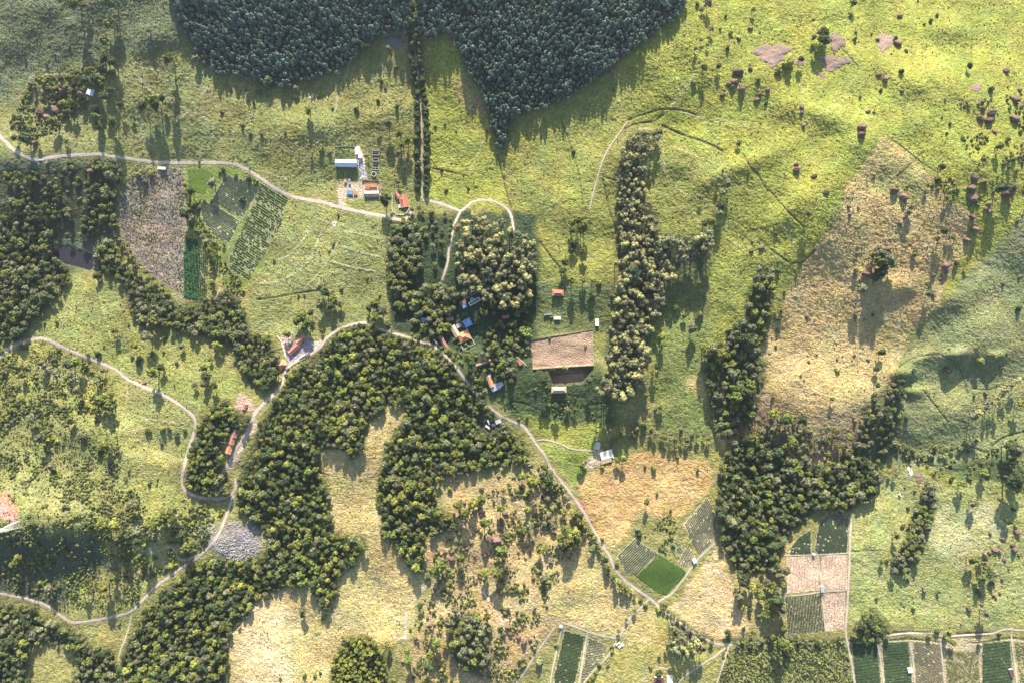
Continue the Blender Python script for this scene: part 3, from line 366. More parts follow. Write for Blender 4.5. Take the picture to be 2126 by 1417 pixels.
# ------------------------------------------------------------------ terrain height over the photograph grid
# hills: u, v, su, sv, rotation deg, metres
HILLS = [(70, 1083, 150, 55, 6, 31), (80, 318, 130, 48, -2, 16), (120, 420, 100, 40, 0, 5), (1800, 350, 420, 230, 0, 34), (100, -120, 320, 190, 0, 28),
         (600, -60, 420, 120, 0, 18), (1250, -40, 300, 140, 0, 22), (1735, 400, 60, 150, -40, 7), (1425, 340, 70, 45, 10, 6), (2045, 690, 60, 48, -20, 11),
         (1945, 745, 60, 30, 15, 6), (1986, 736, 17, 10, 10, 11), (1878, 775, 18, 9, 0, 7), (1893, 812, 18, 9, 0, 6), (1915, 742, 24, 9, 25, 4), (2070, 738, 12, 7, 0, 6), (1890, 770, 26, 20, 0, 5), (1985, 830, 48, 34, 0, 6), (1700, 820, 150, 46, -8, 8), (1845, 600, 22, 14, 0, 3.5), (1878, 590, 26, 18, 0, 5),
         (1590, 160, 40, 26, 0, 5), (1790, 300, 34, 22, 0, 4), (1130, 768, 150, 45, 0, 13), (980, 560, 150, 70, 0, 9), (330, 1110, 45, 26, 0, 7), (470, 1120, 60, 40, 0, 4), (640, 860, 200, 120, 0, 12), (960, 1080, 160, 120, 0, 9),
         (1000, 1310, 90, 60, 0, 7), (300, 900, 160, 60, 10, 7), (560, 260, 200, 60, 0, 7), (1450, 470, 60, 30, -30, 3), (2060, 400, 120, 120, 0, 12), (1470, 130, 30, 60, 30, 5), (1560, 335, 80, 16, 25, 5), (1900, 150, 90, 26, -20, 7), (1700, 235, 80, 20, -15, 6), (1640, 430, 60, 18, 45, 5), (2050, 330, 50, 30, 0, 7), (1940, 60, 60, 24, 0, 5), (1270, 330, 60, 30, 20, 4), (1160, 420, 70, 30, -15, 4), (1520, 620, 40, 60, 0, 4), (1990, 620, 60, 18, 20, 5), (720, 250, 80, 22, 10, 4), (150, 60, 70, 30, -10, 2), (320, 80, 50, 26, 10, 5), (150, 900, 60, 22, 5, 4), (320, 960, 60, 18, -10, 4), (1870, 1230, 130, 60, 0, 4),
         (1855, 860, 40, 30, 0, 4), (270, 185, 180, 60, 0, 8), (1100, 100, 250, 60, 0, 6), (1980, 190, 120, 60, 0, 8), (60, 500, 80, 40, 0, -4), (640, 500, 90, 70, 0, 3), (1930, 930, 120, 30, 0, -5), (160, 550, 60, 26, 0, -4), (1420, 980, 200, 60, 0, -3)]
def big_height(U, V):
    h = np.zeros(np.shape(U))
    for u, v, su, sv, rot, a in HILLS:
        c, s = cos(radians(rot)), sin(radians(rot))
        x = (U - u) * c - (V - v) * s; y = (U - u) * s + (V - v) * c
        h += a * np.exp(-0.5 * ((x / su) ** 2 + (y / sv) ** 2))
    fade = np.exp(-0.5 * (np.maximum(0, np.maximum(np.abs(U - UC) - 1300, np.abs(V - VC) - 950)) / 700) ** 2)
    h += 3.0 * vnoise(U, V, 105, 11) + 1.3 * vnoise(U, V, 40, 12) + .35 * vnoise(U, V, 15, 13)
    return h * fade
def axis(lo, hi, step):
    a = list(np.arange(lo, hi + .1, step)); left = []; right = []; d = step
    x = lo
    while x > -9000: d *= 1.35; x -= d; left.append(x)
    x = a[-1]; d = step
    while x < 11000: d *= 1.35; x += d; right.append(x)
    return np.array(left[::-1] + a + right)
STEP = 2.0
UA = axis(-60, 2190, STEP); VA = axis(-60, 1480, STEP)
NU, NV = len(UA), len(VA)
GU, GV = np.meshgrid(UA, VA)
iu0 = int(np.searchsorted(UA, -60)); iv0 = int(np.searchsorted(VA, -60))
smoothmask = np.ones(GU.shape)          # 1 = rough pasture, 0 = road / yard / field
colors = {  # linear albedo of the surfaces, with shade or haze mixed into a few
 'hazegreen': (.125, .145, .068), 'olive': (.185, .195, .066), 'olive2': (.20, .205, .062), 'shadegreen': (.09, .115, .06), 'lime': (.232, .250, .048), 'tanlime': (.30, .25, .09),
 'limeolive': (.215, .225, .055), 'midgreen': (.125, .150, .05), 'midgreen2': (.17, .20, .055), 'limetan': (.23, .25, .055), 'tan': (.385, .30, .120), 'olivetan': (.25, .235, .08), 'shadetan': (.26, .205, .10),
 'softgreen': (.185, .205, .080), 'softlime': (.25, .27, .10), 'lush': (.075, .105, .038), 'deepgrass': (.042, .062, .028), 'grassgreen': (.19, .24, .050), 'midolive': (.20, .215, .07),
 'westgreen': (.225, .24, .068), 'westlime': (.245, .25, .07), 'westolive': (.255, .25, .08), 'scrubgreen': (.20, .21, .07), 'redsoil': (.42, .22, .15), 'shadedscrub': (.075, .095, .05),
 'straw': (.40, .33, .13), 'palestraw': (.49, .39, .19), 'ochre': (.36, .28, .12), 'orange': (.42, .29, .11), 'straworange': (.43, .33, .15), 'strawgreen': (.32, .29, .085),
 'tangreen': (.28, .24, .09), 'meadow': (.255, .275, .09), 'meadowpale': (.33, .33, .14), 'stubble': (.21, .22, .08), 'fieldsoil': (.38, .32, .17), 'fallow': (.215, .18, .125),
 'soilgreen': (.17, .21, .05), 'yard': (.38, .32, .19), 'pale': (.55, .47, .38), 'pinkearth': (.40, .29, .22), 'lawn': (.15, .175, .055), 'greyyard': (.28, .245, .25),
 'paleearth': (.56, .42, .26), 'greyrock': (.22, .21, .17), 'trail': (.38, .33, .20), 'ridge': (.36, .35, .18), 'ditch': (.07, .075, .04)}
colors = {k: (c[0] * .97, c[1] * .95, c[2] * 1.05) for k, c in colors.items()}
base = np.empty(GU.shape + (3,)); base[:] = (.21, .20, .07)
sub = (slice(iv0, iv0 + int(1540 / STEP) + 1), slice(iu0, iu0 + int(2250 / STEP) + 1))
U2, V2 = GU[sub], GV[sub]
def blur(M, r):
    r = max(1, int(round(r / STEP)))
    for ax in (0, 1):
        for _ in range(2):
            P = np.concatenate([np.repeat(M.take([0], ax), r + 1, ax), M, np.repeat(M.take([-1], ax), r, ax)], ax)
            cs = np.cumsum(P, ax); n = M.shape[ax]
            M = (cs.take(range(2 * r + 1, 2 * r + 1 + n), ax) - cs.take(range(0, n), ax)) / (2 * r + 1)
    return M
WN = [vnoise(U2, V2, 23, 31), vnoise(U2, V2, 9, 32), vnoise(U2, V2, 23, 33), vnoise(U2, V2, 9, 34)]
def cover(key, feather, poly, strength=1.0):
    amp = min(feather * .8, 9)
    m = inside(poly, U2 + amp * (WN[0] + .5 * WN[1]), V2 + amp * (WN[2] + .5 * WN[3])).astype(float)
    if feather > 3: m = blur(m, feather / 2.5)
    m *= strength
    B = base[sub]; B[:] = B * (1 - m[..., None]) + np.array(colors[key]) * m[..., None]
    return m
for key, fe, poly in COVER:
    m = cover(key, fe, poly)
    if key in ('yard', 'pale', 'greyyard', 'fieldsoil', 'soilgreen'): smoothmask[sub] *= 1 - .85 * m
# large soft patches and fine mottling of the sward, doubling as painted tuft shadows
big = vnoise(GU, GV, 60, 41) * .5 + vnoise(GU, GV, 24, 42) * .35 + vnoise(GU, GV, 10, 43) * .3
base *= (1 + .30 * big)[..., None]
base[..., 0] *= 1 + .10 * vnoise(GU, GV, 35, 44); base[..., 2] *= 1 + .15 * vnoise(GU, GV, 18, 45)
fine = vnoise(GU, GV, 4.3, 46) * .6 + rng.uniform(-1, 1, GU.shape) * .5
base *= np.clip(1 + .36 * fine, .25, 1.9)[..., None]
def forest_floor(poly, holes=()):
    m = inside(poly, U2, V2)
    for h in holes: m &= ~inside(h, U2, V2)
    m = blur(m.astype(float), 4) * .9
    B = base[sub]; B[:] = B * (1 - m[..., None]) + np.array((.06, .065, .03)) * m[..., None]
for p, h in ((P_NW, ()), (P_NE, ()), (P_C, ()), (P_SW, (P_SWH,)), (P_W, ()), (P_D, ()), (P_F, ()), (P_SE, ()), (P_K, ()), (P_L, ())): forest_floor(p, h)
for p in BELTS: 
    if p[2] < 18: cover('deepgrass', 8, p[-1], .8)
trail_h = np.zeros(GU.shape)
for key, wd, line in TRAILS:
    u0, u1 = min(p[0] for p in line) - 8, max(p[0] for p in line) + 8; v0, v1 = min(p[1] for p in line) - 8, max(p[1] for p in line) + 8
    a = slice(max(0, int((v0 - VA[iv0]) / STEP)) + iv0, max(0, int((v1 - VA[iv0]) / STEP)) + iv0 + 1)
    b = slice(max(0, int((u0 - UA[iu0]) / STEP)) + iu0, max(0, int((u1 - UA[iu0]) / STEP)) + iu0 + 1)
    d = polyline_dist(smooth_line(line, 4), GU[a, b], GV[a, b])
    m = np.clip(1.25 - d / (wd * .55 + .5), 0, 1) * np.clip((.95 if key in ('ridge', 'ditch') else .62) + .65 * vnoise(GU[a, b], GV[a, b], 11, 50), 0, 1)
    base[a, b] = base[a, b] * (1 - m[..., None]) + np.array(colors[key]) * m[..., None]
    if key in ('ridge', 'ditch'): trail_h[a, b] += np.clip(1 - d / (wd * .8), 0, 1) * {'ridge': .55, 'ditch': -1.1}[key]
road_d = np.full(GU.shape, 1e9)
for nm, wd, line in ROADS:
    L = smooth_line(line, 3)
    for k in range(len(L) - 1):
        seg = L[k:k + 2]
        u0, u1 = min(p[0] for p in seg) - 20, max(p[0] for p in seg) + 20; v0, v1 = min(p[1] for p in seg) - 20, max(p[1] for p in seg) + 20
        a = slice(int(np.searchsorted(VA, v0)), int(np.searchsorted(VA, v1))); b = slice(int(np.searchsorted(UA, u0)), int(np.searchsorted(UA, u1)))
        road_d[a, b] = np.minimum(road_d[a, b], polyline_dist(seg, GU[a, b], GV[a, b]) - wd / 2)
m = np.clip(1 - road_d / 4, 0, 1) * .4
base[:] = base * (1 - m[..., None]) + np.array((.30, .27, .13)) * m[..., None]
smoothmask *= np.clip((road_d) / 4, 0, 1)
fieldmask = np.zeros(GU.shape, bool)
soilcol = {'crop_bright': (.16, .17, .07), 'crop_dark': (.34, .31, .19), 'crop_mid': (.22, .22, .12), 'crop_corn': (.05, .09, .04), 'crop_vivid': (.10, .14, .04), 'crop_vine': (.40, .35, .22), 'crop_stub': (.52, .38, .27), 'crop_green': (.14, .15, .09), 'crop_brownrow': (.46, .38, .22), 'crop_rough': (.26, .23, .12)}
for lab, key, ang, sp, hh, fill, poly in FIELDS:
    mm = inside(poly, U2, V2); fieldmask[sub] |= mm
    B = base[sub]; B[mm] = np.array(soilcol[key]) * (1 + .12 * fine[sub][mm])[..., None]
YARD = pts('1100 706,1228 686,1232 757,1106 765'); YARD2 = pts('1142 772,1228 765,1210 792,1147 797')
for Y in (YARD, YARD2):
    mm = inside(Y, U2, V2); B = base[sub]
    tt = np.clip(.5 + .6 * vnoise(U2, V2 * 2.6, 26, 61) + .35 * vnoise(U2, V2 * 2, 8, 62), 0, 1)
    cc = np.array((.40, .28, .19)) * (1 - .42 * tt[..., None]); B[mm] = cc[mm] * (1 + .12 * fine[sub][mm])[..., None]
    fieldmask[sub] |= mm
smoothmask[fieldmask] = 0.1
rough = (vnoise(GU, GV, 3.4, 71) * .55 + rng.uniform(-1, 1, GU.shape) * .55) * smoothmask
rough[:] = rough + trail_h / .62
rough += .35 * vnoise(GU * .7 + GV * .5, GV - GU * .35, 7, 72) * smoothmask
lim = (np.abs(GU - UC) < 1150) & (np.abs(GV - VC) < 800)
GH = big_height(GU, GV) + .62 * rough * lim
# the brick yard is a level terrace held by a wall on its lower side
def terrace(poly, z):
    mm = inside(poly, U2, V2); m = blur(mm.astype(float), 2); m[mm] = 1
    H = GH[sub]; H[:] = H * (1 - m) + z * m
zy = float(big_height(np.array([1165.]), np.array([700.]))[0])
terrace(YARD, zy + .6); terrace(YARD2, zy - 3.2)
# ponds: level water a little below the banks
POND_N = pts('806 72,820 70,836 68,838 98,826 101,806 92,790 86'); POND_W = pts('108 514,130 509,160 522,188 522,206 532,200 552,187 566,172 558,158 552,140 548,126 540,112 530')
ponds = []
for P, in ((POND_N,), (POND_W,)):
    cu, cv = np.mean([p[0] for p in P]), np.mean([p[1] for p in P])
    z = float(big_height(np.array([cu]), np.array([cv]))[0]) - .5
    mm = inside(P, U2, V2); m = blur(mm.astype(float), 3); H = GH[sub]; H[:] = H * (1 - m) + (z - .9) * m; ponds.append((P, z - .15))
SCALE_H = lambda z: (HC - z) / F
VV = np.empty(GU.shape + (3,)); s_ = SCALE_H(GH)
VV[..., 0] = (GU - UC) * s_; VV[..., 1] = (VC - GV) * s_; VV[..., 2] = GH
def grid_sample(A, u, v):
    u = np.clip(np.asarray(u, float), -59.9, 2188); v = np.clip(np.asarray(v, float), -59.9, 1478)
    x = (u + 60) / STEP + iu0; y = (v + 60) / STEP + iv0
    xi = np.floor(x).astype(int); yi = np.floor(y).astype(int); fx = x - xi; fy = y - yi
    return (A[yi, xi] * (1 - fx) + A[yi, xi + 1] * fx) * (1 - fy) + (A[yi + 1, xi] * (1 - fx) + A[yi + 1, xi + 1] * fx) * fy
def gz(u, v): return grid_sample(GH, u, v)
def P3(u, v, up=0.0):
    """point on (or 'up' metres above) the ground seen at photograph pixel u,v"""
    z = gz(u, v) + up; s = (HC - z) / F
    return (u - UC) * s, (VC - v) * s, z
def base_under(u, v, top):
    """foot of a vertical thing whose middle, 'top' metres up, is seen at u,v"""
    for _ in range(1):
        z = gz(u, v); k = (HC - z - top) / (HC - z)
        bu = UC + (u - UC) * k; bv = VC + (v - VC) * k
    x, y, z = P3(bu, bv); return bu, bv, float(x), float(y), float(z)
def mesh_np(name, verts, faces, mat, parent=None, smooth=False, col=None):
    me = bpy.data.meshes.new(name); verts = np.asarray(verts, np.float32); faces = np.asarray(faces, np.int32)
    me.vertices.add(len(verts)); me.vertices.foreach_set('co', verts.ravel())
    k = faces.shape[1]; me.loops.add(faces.size); me.loops.foreach_set('vertex_index', faces.ravel())
    me.polygons.add(len(faces)); me.polygons.foreach_set('loop_start', np.arange(0, faces.size, k, dtype=np.int32))
    me.polygons.foreach_set('use_smooth', np.full(len(faces), smooth))
    if col is not None:
        a = me.color_attributes.new('col', 'FLOAT_COLOR', 'POINT'); c4 = np.ones((len(verts), 4), np.float32); c4[:, :3] = col; a.data.foreach_set('color', c4.ravel())
    me.update(calc_edges=True)
    if mat: me.materials.append(mat)
    if name is None: return me
    o = bpy.data.objects.new(name, me); C.objects.link(o)
    if parent: o.parent = parent
    return o
def tag(o, label=None, cat=None, group=None, kind=None):
    for k, v in (('label', label), ('category', cat), ('group', group), ('kind', kind)):
        if v: o[k] = v
    return o

# ------------------------------------------------------------------ materials
def mat(name, col, rough=.9, var=.15, scale=1.0, bump=0.0, bscale=None, objvar=0.0, attr=False, spec=.2, metal=0.0, hue=0.0, col2=None):
    m = bpy.data.materials.new(name); m.use_nodes = True; t = m.node_tree; N = t.nodes; L = t.links
    b = N['Principled BSDF']; b.inputs['Roughness'].default_value = rough; b.inputs['Specular IOR Level'].default_value = spec; b.inputs['Metallic'].default_value = metal
    tc = N.new('ShaderNodeTexCoord'); no = N.new('ShaderNodeTexNoise'); no.inputs['Scale'].default_value = scale; no.inputs['Detail'].default_value = 5
    L.new(tc.outputs['Object'], no.inputs['Vector'])
    if attr:
        c = N.new('ShaderNodeAttribute'); c.attribute_name = 'col'; src = c.outputs['Color']
    else:
        mx0 = N.new('ShaderNodeMix'); mx0.data_type = 'RGBA'; mx0.inputs['A'].default_value = (*col, 1); mx0.inputs['B'].default_value = (*(col2 or col), 1)
        ra = N.new('ShaderNodeMapRange'); ra.inputs['From Min'].default_value = .4; ra.inputs['From Max'].default_value = .6
        L.new(no.outputs['Fac'], ra.inputs['Value']); L.new(ra.outputs[0], mx0.inputs['Factor']); src = mx0.outputs['Result']
    mr = N.new('ShaderNodeMapRange'); mr.inputs['From Min'].default_value = .25; mr.inputs['From Max'].default_value = .75
    mr.inputs['To Min'].default_value = 1 - var; mr.inputs['To Max'].default_value = 1 + var; L.new(no.outputs['Fac'], mr.inputs['Value'])
    val = mr.outputs[0]; hs = N.new('ShaderNodeHueSaturation'); L.new(src, hs.inputs['Color'])
    if objvar:
        oi = N.new('ShaderNodeObjectInfo'); r2 = N.new('ShaderNodeMapRange'); r2.inputs['To Min'].default_value = 1 - objvar; r2.inputs['To Max'].default_value = 1 + objvar
        L.new(oi.outputs['Random'], r2.inputs['Value']); mu = N.new('ShaderNodeMath'); mu.operation = 'MULTIPLY'; L.new(val, mu.inputs[0]); L.new(r2.outputs[0], mu.inputs[1]); val = mu.outputs[0]
        m2 = N.new('ShaderNodeMath'); m2.operation = 'MULTIPLY'; m2.inputs[1].default_value = 7.13; L.new(oi.outputs['Random'], m2.inputs[0]); fr = N.new('ShaderNodeMath'); fr.operation = 'FRACT'; L.new(m2.outputs[0], fr.inputs[0])
        r3 = N.new('ShaderNodeMapRange'); r3.inputs['To Min'].default_value = .5 - hue; r3.inputs['To Max'].default_value = .5 + hue; L.new(fr.outputs[0], r3.inputs['Value']); L.new(r3.outputs[0], hs.inputs['Hue'])
    L.new(val, hs.inputs['Value']); L.new(hs.outputs[0], b.inputs['Base Color'])
    if bump:
        n2 = N.new('ShaderNodeTexNoise'); n2.inputs['Scale'].default_value = bscale or scale; n2.inputs['Detail'].default_value = 3; L.new(tc.outputs['Object'], n2.inputs['Vector'])
        bp = N.new('ShaderNodeBump'); bp.inputs['Strength'].default_value = 1; bp.inputs['Distance'].default_value = bump; L.new(n2.outputs['Fac'], bp.inputs['Height']); L.new(bp.outputs[0], b.inputs['Normal'])
    return m
M = {}
M['ground'] = mat('pasture_ground', (0, 0, 0), attr=True, var=.32, scale=.7, bump=1.5, bscale=.6, spec=.1)
M['road'] = mat('dirt_surface', (.42, .36, .31), var=.3, scale=.35, bump=.2, bscale=.8, col2=(.40, .32, .26))
M['track'] = mat('track_surface', (.43, .37, .28), var=.3, scale=.4, bump=.2, bscale=.8, col2=(.38, .33, .23))
M['rock'] = mat('granite', (.185, .108, .082), var=.35, scale=.6, bump=.7, bscale=1.0, objvar=.35, hue=.012, col2=(.115, .085, .075))
M['slab'] = mat('bare_rock', (.27, .18, .135), var=.35, scale=.12, bump=.8, bscale=.4, objvar=.1, col2=(.15, .115, .10))
M['paleslab'] = mat('pale_rock', (.55, .48, .42), var=.2, scale=.3, bump=.4, bscale=.8, col2=(.42, .36, .32))
M['rubble'] = mat('grey_rubble', (.36, .33, .33), var=.3, scale=.7, bump=.3, bscale=1.2, objvar=.25, hue=.01)
M['water'] = mat('pond_water', (.030, .026, .028), rough=.25, var=.1, scale=.05, spec=.5)
M['water_n'] = mat('pond_water_grey', (.10, .10, .095), rough=.3, var=.1, scale=.05, spec=.5)
M['bark'] = mat('bark', (.15, .12, .09), var=.2, scale=2)
M['bark_pale'] = mat('pale_bark', (.34, .29, .24), var=.2, scale=2)
LEAF = {'dark': (.055, .076, .026), 'green': (.130, .150, .032), 'yellow': (.19, .20, .036), 'grey': (.145, .148, .072), 'gum': (.25, .235, .092), 'blue': (.092, .135, .100), 'dry': (.15, .13, .08)}  # 'blue' is lightened and blued in colour to suggest haze over the north forest
for k, c in LEAF.items(): M['leaf_' + k] = mat('leaves_' + k, c, var=.5, scale=.9, objvar=.32, hue=.022, spec=.25, rough=.75, col2=tuple(x * 1.25 for x in c))
for k, c in {'crop_bright': (.12, .19, .025), 'crop_dark': (.040, .062, .022), 'crop_mid': (.10, .135, .03), 'crop_corn': (.055, .135, .050), 'crop_vivid': (.070, .125, .025), 'crop_vine': (.095, .10, .05),
             'crop_stub': (.33, .23, .16), 'crop_green': (.050, .080, .032), 'crop_brownrow': (.13, .115, .06), 'crop_rough': (.13, .135, .045)}.items():
    M[k] = mat(k + '_leaves', c, var=.35, scale=.35, spec=.2, bump=.3, bscale=2)
M['tile'] = mat('clay_tiles', (.45, .16, .095), var=.25, scale=.6, col2=(.33, .13, .085), bump=.12, bscale=3)
M['tile_orange'] = mat('orange_tiles', (.62, .27, .13), var=.2, scale=.6, col2=(.48, .19, .10), bump=.12, bscale=3)
M['tile_tan'] = mat('weathered_tiles', (.55, .40, .28), var=.2, scale=.6, col2=(.44, .29, .2), bump=.12, bscale=3)
M['tile_dull'] = mat('old_tiles', (.30, .15, .125), var=.25, scale=.6, col2=(.22, .12, .10), bump=.12, bscale=3)
M['blue'] = mat('blue_sheet', (.15, .27, .50), rough=.5, var=.12, scale=.4, spec=.4)
M['metal'] = mat('metal_sheet', (.56, .62, .74), rough=.55, var=.08, scale=.4, spec=.4)
M['white'] = mat('white_paint', (.82, .80, .78), var=.08, scale=.5)
M['cream'] = mat('cream_sheet', (.80, .73, .58), var=.1, scale=.5)
M['greyroof'] = mat('grey_cement_roof', (.36, .39, .44), var=.18, scale=.4)
M['maroon'] = mat('maroon_roof', (.16, .065, .07), var=.2, scale=.5)
M['wall'] = mat('plaster', (.66, .58, .48), var=.1, scale=.4)
M['concrete'] = mat('concrete', (.45, .42, .38), var=.18, scale=.4)
M['stone'] = mat('dark_stone', (.16, .12, .10), var=.25, scale=.6)
M['wood'] = mat('door_wood', (.12, .07, .04)); M['glass'] = mat('window_glass', (.03, .04, .05), rough=.1, spec=.5)
M['pool'] = mat('pool_water', (.045, .20, .10), rough=.08, spec=.5, var=.05)
M['steel'] = mat('galvanised_steel', (.62, .62, .64), rough=.6, spec=.4)
M['dark'] = mat('dark_rubber', (.02, .02, .022)); M['ridgecap'] = mat('ridge_mortar', (.68, .52, .42), var=.1)
M['carbody'] = mat('car_paint', (.72, .74, .78), rough=.3, spec=.5, var=.03)

# ------------------------------------------------------------------ crown, trunk and boulder shapes (unit crown radius)
def ico(n):
    bm = bmesh.new(); bmesh.ops.create_icosphere(bm, subdivisions=n, radius=1); v = np.array([x.co[:] for x in bm.verts]); bm.verts.index_update()
    f = np.array([[q.index for q in p.verts] for p in bm.faces]); bm.free(); return v, f
import bmesh
ICO1, ICO2, ICO3 = ico(1), ico(2), ico(3)
def clump_mesh(name, blobs, leaf, nleaf, m, seed, jag=.32):
    """blobs: (x,y,z,r,flat). uneven leafy masses with loose leaf sprays standing out of them"""
    r = np.random.default_rng(seed); VS = []; FS = []; n = 0
    for x, y, z, rad, flat in blobs:
        v, f = ICO2 if rad > .34 else ICO1
        d = 1 + r.uniform(-jag, jag, len(v)); q = v * d[:, None] * rad; q[:, 2] *= flat
        VS.append(q + (x, y, z)); FS.append(f + n); n += len(v)
    B = np.array(blobs); w_ = B[:, 3] ** 2; idx = r.choice(len(B), nleaf, p=w_ / w_.sum())
    d = r.normal(size=(nleaf, 3)); d[:, 2] = np.abs(d[:, 2]) * .9 + .05; d /= np.linalg.norm(d, axis=1)[:, None]
    c = B[idx, :3] + d * (B[idx, 3] * r.uniform(.95, 1.22, nleaf))[:, None] * np.array([1, 1, .9])
    a = r.normal(size=(nleaf, 3)); a /= np.linalg.norm(a, axis=1)[:, None]; b = np.cross(a, d); b /= np.linalg.norm(b, axis=1)[:, None] + 1e-6
    s = (leaf * r.uniform(.6, 1.35, nleaf))[:, None]
    tri = np.stack([c - a * s - b * s * .6, c + a * s - b * s * .5, c + b * s], 1).reshape(-1, 3)
    VS.append(tri); FS.append(np.arange(nleaf * 3).reshape(-1, 3) + n)
    return mesh_only(name, np.concatenate(VS), np.concatenate(FS), m)
def mesh_only(name, v, f, m):
    o = mesh_np(name, v, f, m); me = o.data; bpy.data.objects.remove(o); return me
def broad_blobs(seed, h=1.55, n=13, spread=.70, sr=(.17, .33)):
    r = np.random.default_rng(seed); out = [(0, 0, h - .12, .46, .8)]
    for k in range(n):
        a = k * 2.4 + r.uniform(-.4, .4); q = spread * math.sqrt((k + .6) / n) * r.uniform(.75, 1.2); z = h + .42 - .75 * (q / spread) ** 2 * .9 + r.uniform(-.22, .22)
        out.append((q * cos(a), q * sin(a), z, r.uniform(*sr), .82))
    return out
def gum_blobs(seed, h=2.5, n=12):
    r = np.random.default_rng(seed); out = []
    for k in range(n):
        a = r.uniform(0, 6.28); q = r.uniform(.1, .72); z = h + .75 - q * .9 + r.uniform(-.55, .3)
        out.append((q * cos(a), q * sin(a), z, r.uniform(.2, .36), .8))
    return out
def tall_blobs(seed, h=2.3):
    r = np.random.default_rng(seed); out = []
    for k in range(9):
        t = k / 8; q = (.50 * (1 - t) + .05) * r.uniform(.7, 1.1); a = k * 2.2 + r.uniform(-.5, .5)
        out.append((q * cos(a), q * sin(a), h - .6 + 1.3 * t, .56 * (1 - t * .55) * r.uniform(.8, 1.1), .95))
    return out
def trunk_mesh(name, h, r0, m, limbs, seed):
    r = np.random.default_rng(seed); VS = []; FS = []; n = 0
    def limb(p, q, a, b):
        nonlocal n
        p, q = np.array(p), np.array(q); d = q - p; x = np.cross(d, (0.3, 1, .2)); x /= np.linalg.norm(x); y = np.cross(d, x); y /= np.linalg.norm(y)
        ring = [(p, a), ((p + q) / 2 + r.normal(size=3) * .03, (a + b) / 2), (q, b)]
        for cc, rr in ring:
            for k in range(6): VS.append(cc + rr * (x * cos(k * pi / 3) + y * sin(k * pi / 3)))
        for j in range(2):
            for k in range(6): FS.append([n + j * 6 + k, n + j * 6 + (k + 1) % 6, n + j * 6 + 6 + (k + 1) % 6, n + j * 6 + 6 + k])
        n += 18
    limb((0, 0, -.12), (0.03, 0, h * .62), r0, r0 * .6)
    for k in range(limbs):
        a = k * 6.28 / limbs + r.uniform(-.4, .4); limb((.03, 0, h * .55), (.42 * cos(a), .42 * sin(a), h * r.uniform(.85, 1.05)), r0 * .5, r0 * .15)
    return mesh_only(name, np.array(VS), np.array(FS), m)
CROWN = {}
for k, tone in enumerate(('dark', 'green', 'yellow', 'grey')):
    for s in range(3):
        CROWN['broad', tone, s] = clump_mesh('crown_' + tone, broad_blobs(10 * k + s + 1, n=(22, 27, 18)[s]), .085, 560, M['leaf_' + tone], 50 + 10 * k + s)
for s in range(3):
    CROWN['gum', 'gum', s] = clump_mesh('crown_gum', gum_blobs(200 + s), .085, 420, M['leaf_gum'], 210 + s)
    CROWN['gum', 'grey', s] = clump_mesh('crown_gum_grey', gum_blobs(230 + s, n=14), .085, 420, M['leaf_grey'], 240 + s)
    CROWN['tall', 'blue', s] = clump_mesh('crown_tall', tall_blobs(300 + s), .12, 200, M['leaf_blue'], 310 + s)
    CROWN['round', 'dark', s] = clump_mesh('crown_round', broad_blobs(400 + s, h=1.3, n=13, spread=.6, sr=(.25, .42)), .10, 260, M['leaf_dark'], 410 + s)
    for tone in ('dark', 'green', 'yellow', 'grey'):
        CROWN['shrub', tone, s] = clump_mesh('shrub_' + tone, broad_blobs(500 + s, h=.55, n=10, spread=.64, sr=(.2, .38)), .13, 150, M['leaf_' + tone], 510 + s)
TRUNK = {'broad': trunk_mesh('trunk', 1.6, .11, M['bark'], 4, 1), 'gum': trunk_mesh('trunk', 2.7, .09, M['bark_pale'], 4, 2), 'round': trunk_mesh('trunk', 1.3, .09, M['bark'], 3, 3), 'tall': trunk_mesh('trunk', 2.4, .07, M['bark'], 3, 4)}
MID = {'broad': 1.6, 'gum': 2.6, 'round': 1.35, 'tall': 2.3, 'shrub': .6}
def rock_mesh(seed, m, flat=.75):
    r = np.random.default_rng(seed); v, f = ICO3; d = np.ones(len(v))
    for _ in range(16):
        n = r.normal(size=3); n /= np.linalg.norm(n); c = r.uniform(.55, .95); t = v @ n; d = np.minimum(d, np.where(t > .05, c / np.maximum(t, .05), 9))
    q = v * d[:, None] + r.normal(size=v.shape) * .02; q[:, 2] *= flat
    o = mesh_np('boulder', q, f, m, smooth=False); me = o.data; bpy.data.objects.remove(o); return me
ROCKM = [rock_mesh(600 + k, M['rock'], (.75, .9, .6, .8, 1.0)[k]) for k in range(5)]
RUBM = [rock_mesh(650 + k, M['rubble'], .7) for k in range(2)]
